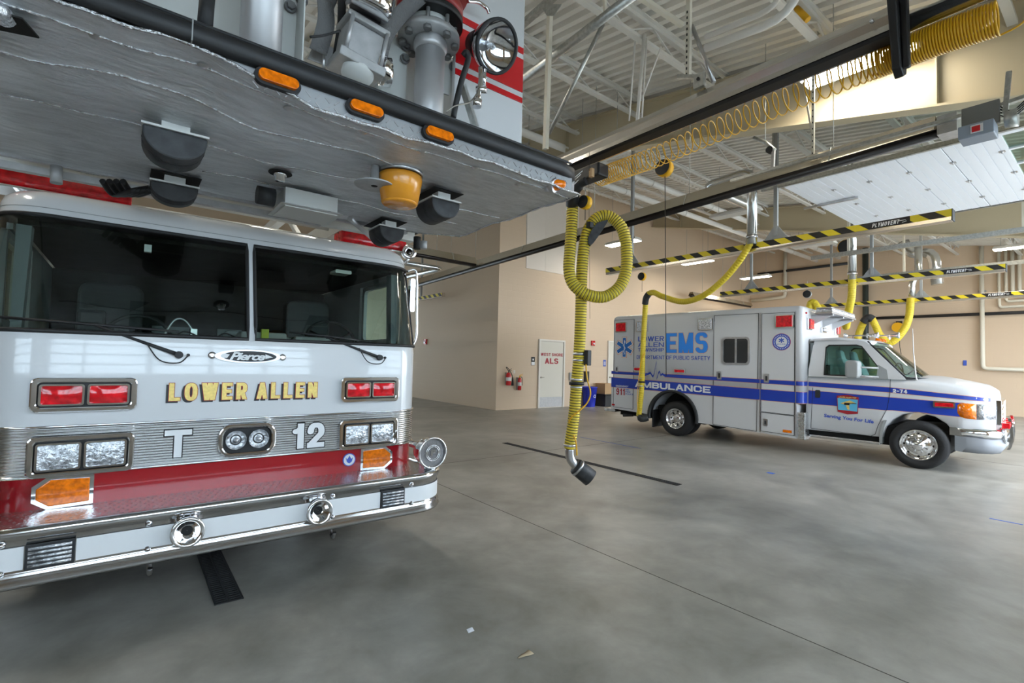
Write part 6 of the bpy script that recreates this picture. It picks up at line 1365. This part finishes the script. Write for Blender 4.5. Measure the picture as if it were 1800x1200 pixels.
# the white boom behind carries it
m = MB()
for x in (-.1, 1.5): m.box(x-.06, 4.05, 2.66, x+.06, 11.5, 2.82); m.box(x-.05, 4.05, 3.25, x+.05, 11.5, 3.35)
for k in range(9):
    for x in (-.1, 1.5): m.bar((x, 4.1+k*.8, 2.8), (x, 4.9+k*.8, 3.28), .05, .05)
for k in range(16): m.tube([(-.1, 4.2+k*.45, 2.74), (1.5, 4.2+k*.45, 2.74)], .02, 8)
B.w('ladder_boom', m, 'wpaint')
# ---- above the deck
YP = 2.72
def prz(px, py, Y=YP): return P(px, py, Y=Y)
xr = P(919, 180, Y=2.62).x
m = MB().box(P(800, 120, Y=2.62).x, 2.62, 2.70, xr, 2.66, 4.2); sp = B.w('side_panel', m, 'white', bevel=.006)
zz = lambda py: P(917, py, Y=2.615).z
m = MB().box(P(800, 120, Y=2.62).x, 2.612, zz(162), xr-.01, 2.6195, zz(104)); m.box(P(800, 120, Y=2.62).x, 2.612, zz(181), xr-.01, 2.6195, zz(172)); m.box(P(800, 120, Y=2.62).x, 2.612, zz(94), xr-.01, 2.6195, zz(84)); B.w('red_stripes', m, 'fred', parent=sp)
def bx(x0, x1, y0, y1, Y, d, mt, nm, **k):
    a, b = P(x0, y1, Y=Y), P(x1, y0, Y=Y); return B.w(nm, MB().box(a.x, Y, min(a.z, 2.7 if y1 > 90 else a.z), b.x, Y+d, b.z), mt, **k)
B.w('back_panel', MB().box(BX0, 2.95, 2.70, P(520, 50, Y=2.95).x, 2.97, 4.1), 'wpaint'); B.w('back_panel', MB().box(P(655, 100, Y=2.95).x, 2.95, 2.70, P(860, 100, Y=2.95).x, 2.97, P(700, 62, Y=2.95).z), 'wpaint')
x = P(522, 50, Y=2.7).x; B.w('angle_bracket', MB().box(x-.13, 2.7, 2.70, x, 2.71, 4.1).box(x-.006, 2.55, 2.70, x, 2.7, 4.1), 'wpaint')
x = P(660, 100, Y=2.75).x; B.w('angle_bracket', MB().box(x, 2.75, 2.70, x+.2, 2.76, P(690, 62, Y=2.75).z), 'wpaint')
x = P(783, 130, Y=2.7).x; B.w('angle_bracket', MB().prism([(x-.02, P(783, 108, Y=2.7).z), (x+.14, P(783, 122, Y=2.7).z), (x+.03, P(783, 165, Y=2.7).z), (x-.02, P(783, 165, Y=2.7).z)], 'y', 2.7, 2.71), 'wpaint')
a = P(510, 13, Y=2.69); nuts = [a, P(530, 2, Y=2.69), P(712, 82, Y=2.74), P(711, 104, Y=2.74), P(796, 118, Y=2.69)]
for c in nuts:
    B.w('hex_bolt', MB().lathe([(.030, 0), (.030, -.012)], c, (0, 1, 0), 16).lathe([(.021, -.012), (.021, -.03)], c, (0, 1, 0), 6), 'dpipe')
def vpipe(px, py, Y, r, z0, z1, nm, mt='pipe'): 
    c = P(px, py, Y=Y); return B.w(nm, MB().cyl((c.x, Y, z0), (c.x, Y, z1), r, n=28), mt), c
o, c = vpipe(460, 40, 2.55, .09, 2.7, 4.2, 'water_pipe')
zt = P(755, 78, Y=2.6).z; o, c = vpipe(755, 130, 2.6, .088, 2.7, zt, 'water_pipe')
B.w('pipe_collar', MB().lathe([(.088, -.05), (.100, -.03), (.100, .0), (.094, .02)], (c.x, 2.6, zt), (0, 0, 1), 28), 'pipe', parent=o)
fl = B.w('flange', MB().lathe([(.10, .02), (.185, .025), (.185, .06), (.15, .065), (.15, .09)], (c.x, 2.62, zt), (0, 0, 1), 32), 'lgrey')
for k in range(8):
    a = 2*PI*(k+.3)/8; q = Vector((c.x+.155*math.cos(a), 2.62+.155*math.sin(a), zt-.0)); m = MB().lathe([(.024, .0), (.024, .024)], q, (0, 0, 1), 6); m.lathe([(.012, .02), (.012, .17)], q, (0, 0, 1), 10); B.w('flange_bolt', m, 'dpipe', parent=fl)
B.w('upper_flange', MB().lathe([(.13, .09), (.13, .13)], (c.x, 2.62, zt), (0, 0, 1), 32), 'wpaint'); B.w('monitor_ring', MB().lathe([(.20, .13), (.20, .17)], (c.x, 2.62, zt), (0, 0, 1), 32), 'black')
mo = B.w('water_monitor', MB().lathe([(.20, .171), (.20, .24), (.14, .26), (.12, .5), (.14, .8)], (c.x, 2.62, zt), (0, 0, 1), 32).lathe([(.11, 0), (.13, .2), (.11, .4)], (c.x-.18, 2.62, zt+.42), (1, 0, 0), 24), 'dred')
B.w('monitor_handle', MB().tube(smooth_path([P(822, 2, Y=2.5), P(840, 4, Y=2.5), P(855, 14, Y=2.5), P(860, 24, Y=2.5)]), .012, 8), 'chrome', parent=mo)
# valve casting
c = P(630, 100, Y=2.6)
def rot(mb, c, ay, ax): 
    R = Matrix.Rotation(ay, 3, 'Y') @ Matrix.Rotation(ax, 3, 'X'); mb.v = [c+R @ (v-c) for v in mb.v]; return mb
m = MB().box(c.x-.10, c.y-.08, c.z-.04, c.x+.09, c.y+.1, c.z+.13); m.box(c.x-.125, c.y-.12, c.z-.09, c.x+.125, c.y+.12, c.z-.04); m.box(c.x-.12, c.y-.11, c.z+.13, c.x+.11, c.y+.11, c.z+.16); vb = B.w('valve_body', rot(m, c, .13, .12), 'lgrey', bevel=.008)
m = MB()
for dx in (-.095, .095): m.cyl((c.x+dx, c.y-.105, c.z-.04), (c.x+dx, c.y-.105, c.z+.14), .011, n=8)
B.w('tie_rods', rot(m, c, .13, .12), 'pipe', parent=vb)
B.w('valve_neck', rot(MB().lathe([(.085, .16), (.085, .40), (.11, .41), (.11, .5)], c, (0, .1, 1), 24), c, .13, .0), 'dpipe', parent=vb)
B.w('chrome_coupling', MB().lathe([(.11, -.0), (.125, .03), (.125, .10), (.10, .12)], P(645, 22, Y=2.45), (.1, -.3, 1), 24), 'chrome', parent=vb)
B.w('outlet_cap', rot(MB().lathe([(.08, -.09), (.085, -.12), (.075, -.14), (.03, -.16), (.001, -.162)], c, (0, .25, 1), 24), c, .1, 0), 'wpaint', parent=vb)
q = P(676, 128, Y=2.58); B.w('band_clamp', MB().lathe([(.055, 0), (.075, .0), (.075, .06), (.055, .06)], q-Vector((.03, 0, 0)), (1, -.2, .1), 26), 'chrome', parent=vb)
B.w('tab_plate', MB().prism([(P(545, 0, Y=2.7).x, P(560, 110, Y=2.7).z), (P(588, 0, Y=2.7).x, P(585, 120, Y=2.7).z), (P(588, 60, Y=2.7).x, P(588, 85, Y=2.7).z), (P(570, 60, Y=2.7).x, P(570, 74, Y=2.7).z), (P(552, 60, Y=2.7).x, P(553, 80, Y=2.7).z)], 'y', 2.7, 2.712), 'lgrey', bevel=.004)
B.w('tab_rod', MB().tube([P(569, 122, Y=2.66), P(570, 84, Y=2.66)], .008, 8), 'steel')
def strap(pts, w, nm='webbing_strap'):
    p = smooth_path(pts, 5); m = MB(); v = []
    for i, c in enumerate(p): v += [c+Vector((-w/2, .0, .0)), c+Vector((w/2, .012, .0))]
    n = len(p); m.add(v, [(2*i, 2*i+1, 2*i+3, 2*i+2) for i in range(n-1)], True); o = B.w(nm, m, 'strap'); md = o.modifiers.new('solid', 'SOLIDIFY'); md.thickness = .004; return o
strap([P(668, 92, Y=2.55), P(678, 60, Y=2.5), P(700, 30, Y=2.48), P(738, -6, Y=2.45)], .10); strap([P(572, -5, Y=2.62), P(574, 40, Y=2.6), P(560, 90, Y=2.6)], .09); strap([P(566, 60, Y=2.72), P(575, 30, Y=2.72), P(590, -10, Y=2.72)], .04)
B.w('grab_tube', MB().tube([P(602, -20, Y=2.7), P(600, 45, Y=2.7), P(590, 110, Y=2.7)], .022, 10), 'dark')
m = MB().tube(smooth_path([P(352, 45, Y=2.5), P(358, 20, Y=2.5), P(376, -4, Y=2.5)]), .007, 6); B.w('brake_line', m, 'card'); B.w('grab_tube', MB().tube([P(360, 50, Y=2.45), P(365, -10, Y=2.45)], .03, 10), 'dark')
B.w('control_cable', MB().tube(smooth_path([P(545, 65, Y=2.5), P(570, 62, Y=2.5), P(598, 54, Y=2.5)]), .006, 6), 'dark')
# spotlight
c = P(872, 82, Y=2.32); vd = (c-Vector((0, 0, EYE))).normalized(); ax = (-vd+R2*.72-U2*.10).normalized(); r = .138
sl_ = B.w('spotlight', MB().lathe([(r*.35, -.20), (r*.62, -.13), (r*.98, -.055), (r*1.05, -.01), (r*1.05, .012), (r*.95, .014)], c, ax, 40, caps=False), 'chrome'); B.w('rim', MB().lathe([(r*.95, .004), (r*1.07, .0), (r*1.08, .018), (r*.95, .020)], c, ax, 40), 'dark', parent=sl_)
B.w('reflector_bowl', MB().lathe([(r*.97, .006), (r*.8, -.03), (r*.5, -.06), (r*.15, -.078), (.001, -.08)], c, ax, 36, caps=False), 'chrome', parent=sl_); B.w('bulb', MB().lathe([(.016, -.078), (.02, -.04), (.012, -.02), (.001, -.018)], c, ax, 16), 'clear', parent=sl_)
B.w('rear_housing', MB().lathe([(.02, -.26), (r*.5, -.24), (r*.72, -.13), (r*.72, -.10)], c, ax, 28), 'black', parent=sl_)
br = [P(845, 118, Y=2.30), P(845, 140, Y=2.30), P(842, 160, Y=2.28), P(839, 178, Y=2.28)]
B.w('spotlight_bracket', MB().tube(smooth_path(br, 3), .014, 10).tube([P(852, 122, Y=2.3), P(851, 150, Y=2.3)], .01, 8).lathe([(.02, -.03), (.02, .03)], P(846, 158, Y=2.28), R2, 12).lathe([(.026, -.02), (.03, .02)], P(838, 182, Y=2.27), (0, 0, 1), 14), 'chrome', parent=sl_)
B.w('black_hose', MB().tube(smooth_path([P(797, 206, Y=2.32), P(802, 180, Y=2.3), P(812, 140, Y=2.28), P(823, 105, Y=2.26), P(820, 92, Y=2.26), P(814, 98, Y=2.28)]), .016, 10), 'black'); B.w('thin_cable', MB().tube(smooth_path([P(784, 197, Y=2.28), P(800, 186, Y=2.26), P(825, 180, Y=2.26), P(838, 165, Y=2.27)]), .004, 6), 'bronze')
B.w('gate_strut', MB().bar(P(813, 150, Y=2.55), P(836, 225, Y=2.55), .05, .02), 'galv')

# ---- groups of like things
GROUPS = {'high_bay_light': 'fluorescent high bay lights under the roof', 'exhaust_rail': 'striped exhaust rails over the bays', 'exhaust_hose': 'yellow vehicle exhaust hoses', 'hose_balancer': 'spring balancers holding hoses',
          'fire_extinguisher': 'fire extinguishers on the back wall', 'wall_pipe': 'nested bent pipes on the right wall', 'covered_pipe': 'white covered pipes under the roof', 'door_track': 'overhead door tracks', 'floor_tape': 'blue tape marks on the floor',
          'fire_alarm': 'red fire alarms on the walls', 'pipe_marker': 'yellow pipe markers under the roof', 'exhaust_duct': 'metal exhaust ducts', 'radiant_heater': 'radiant tube heaters', 'trench_drain': 'trench drains in the floor', 'pull_cord': 'thin hanging cords', 'air_pipe': 'polished pipes beside the near rail', 'support_channel': 'galvanized channels over the heater', 'brace_rod': 'slanting brace rods'}
for o in COL.objects:
    b = o.name.split('.')[0]
    if o.parent is None and 'category' in o and b in GROUPS: o['group'] = GROUPS[b]
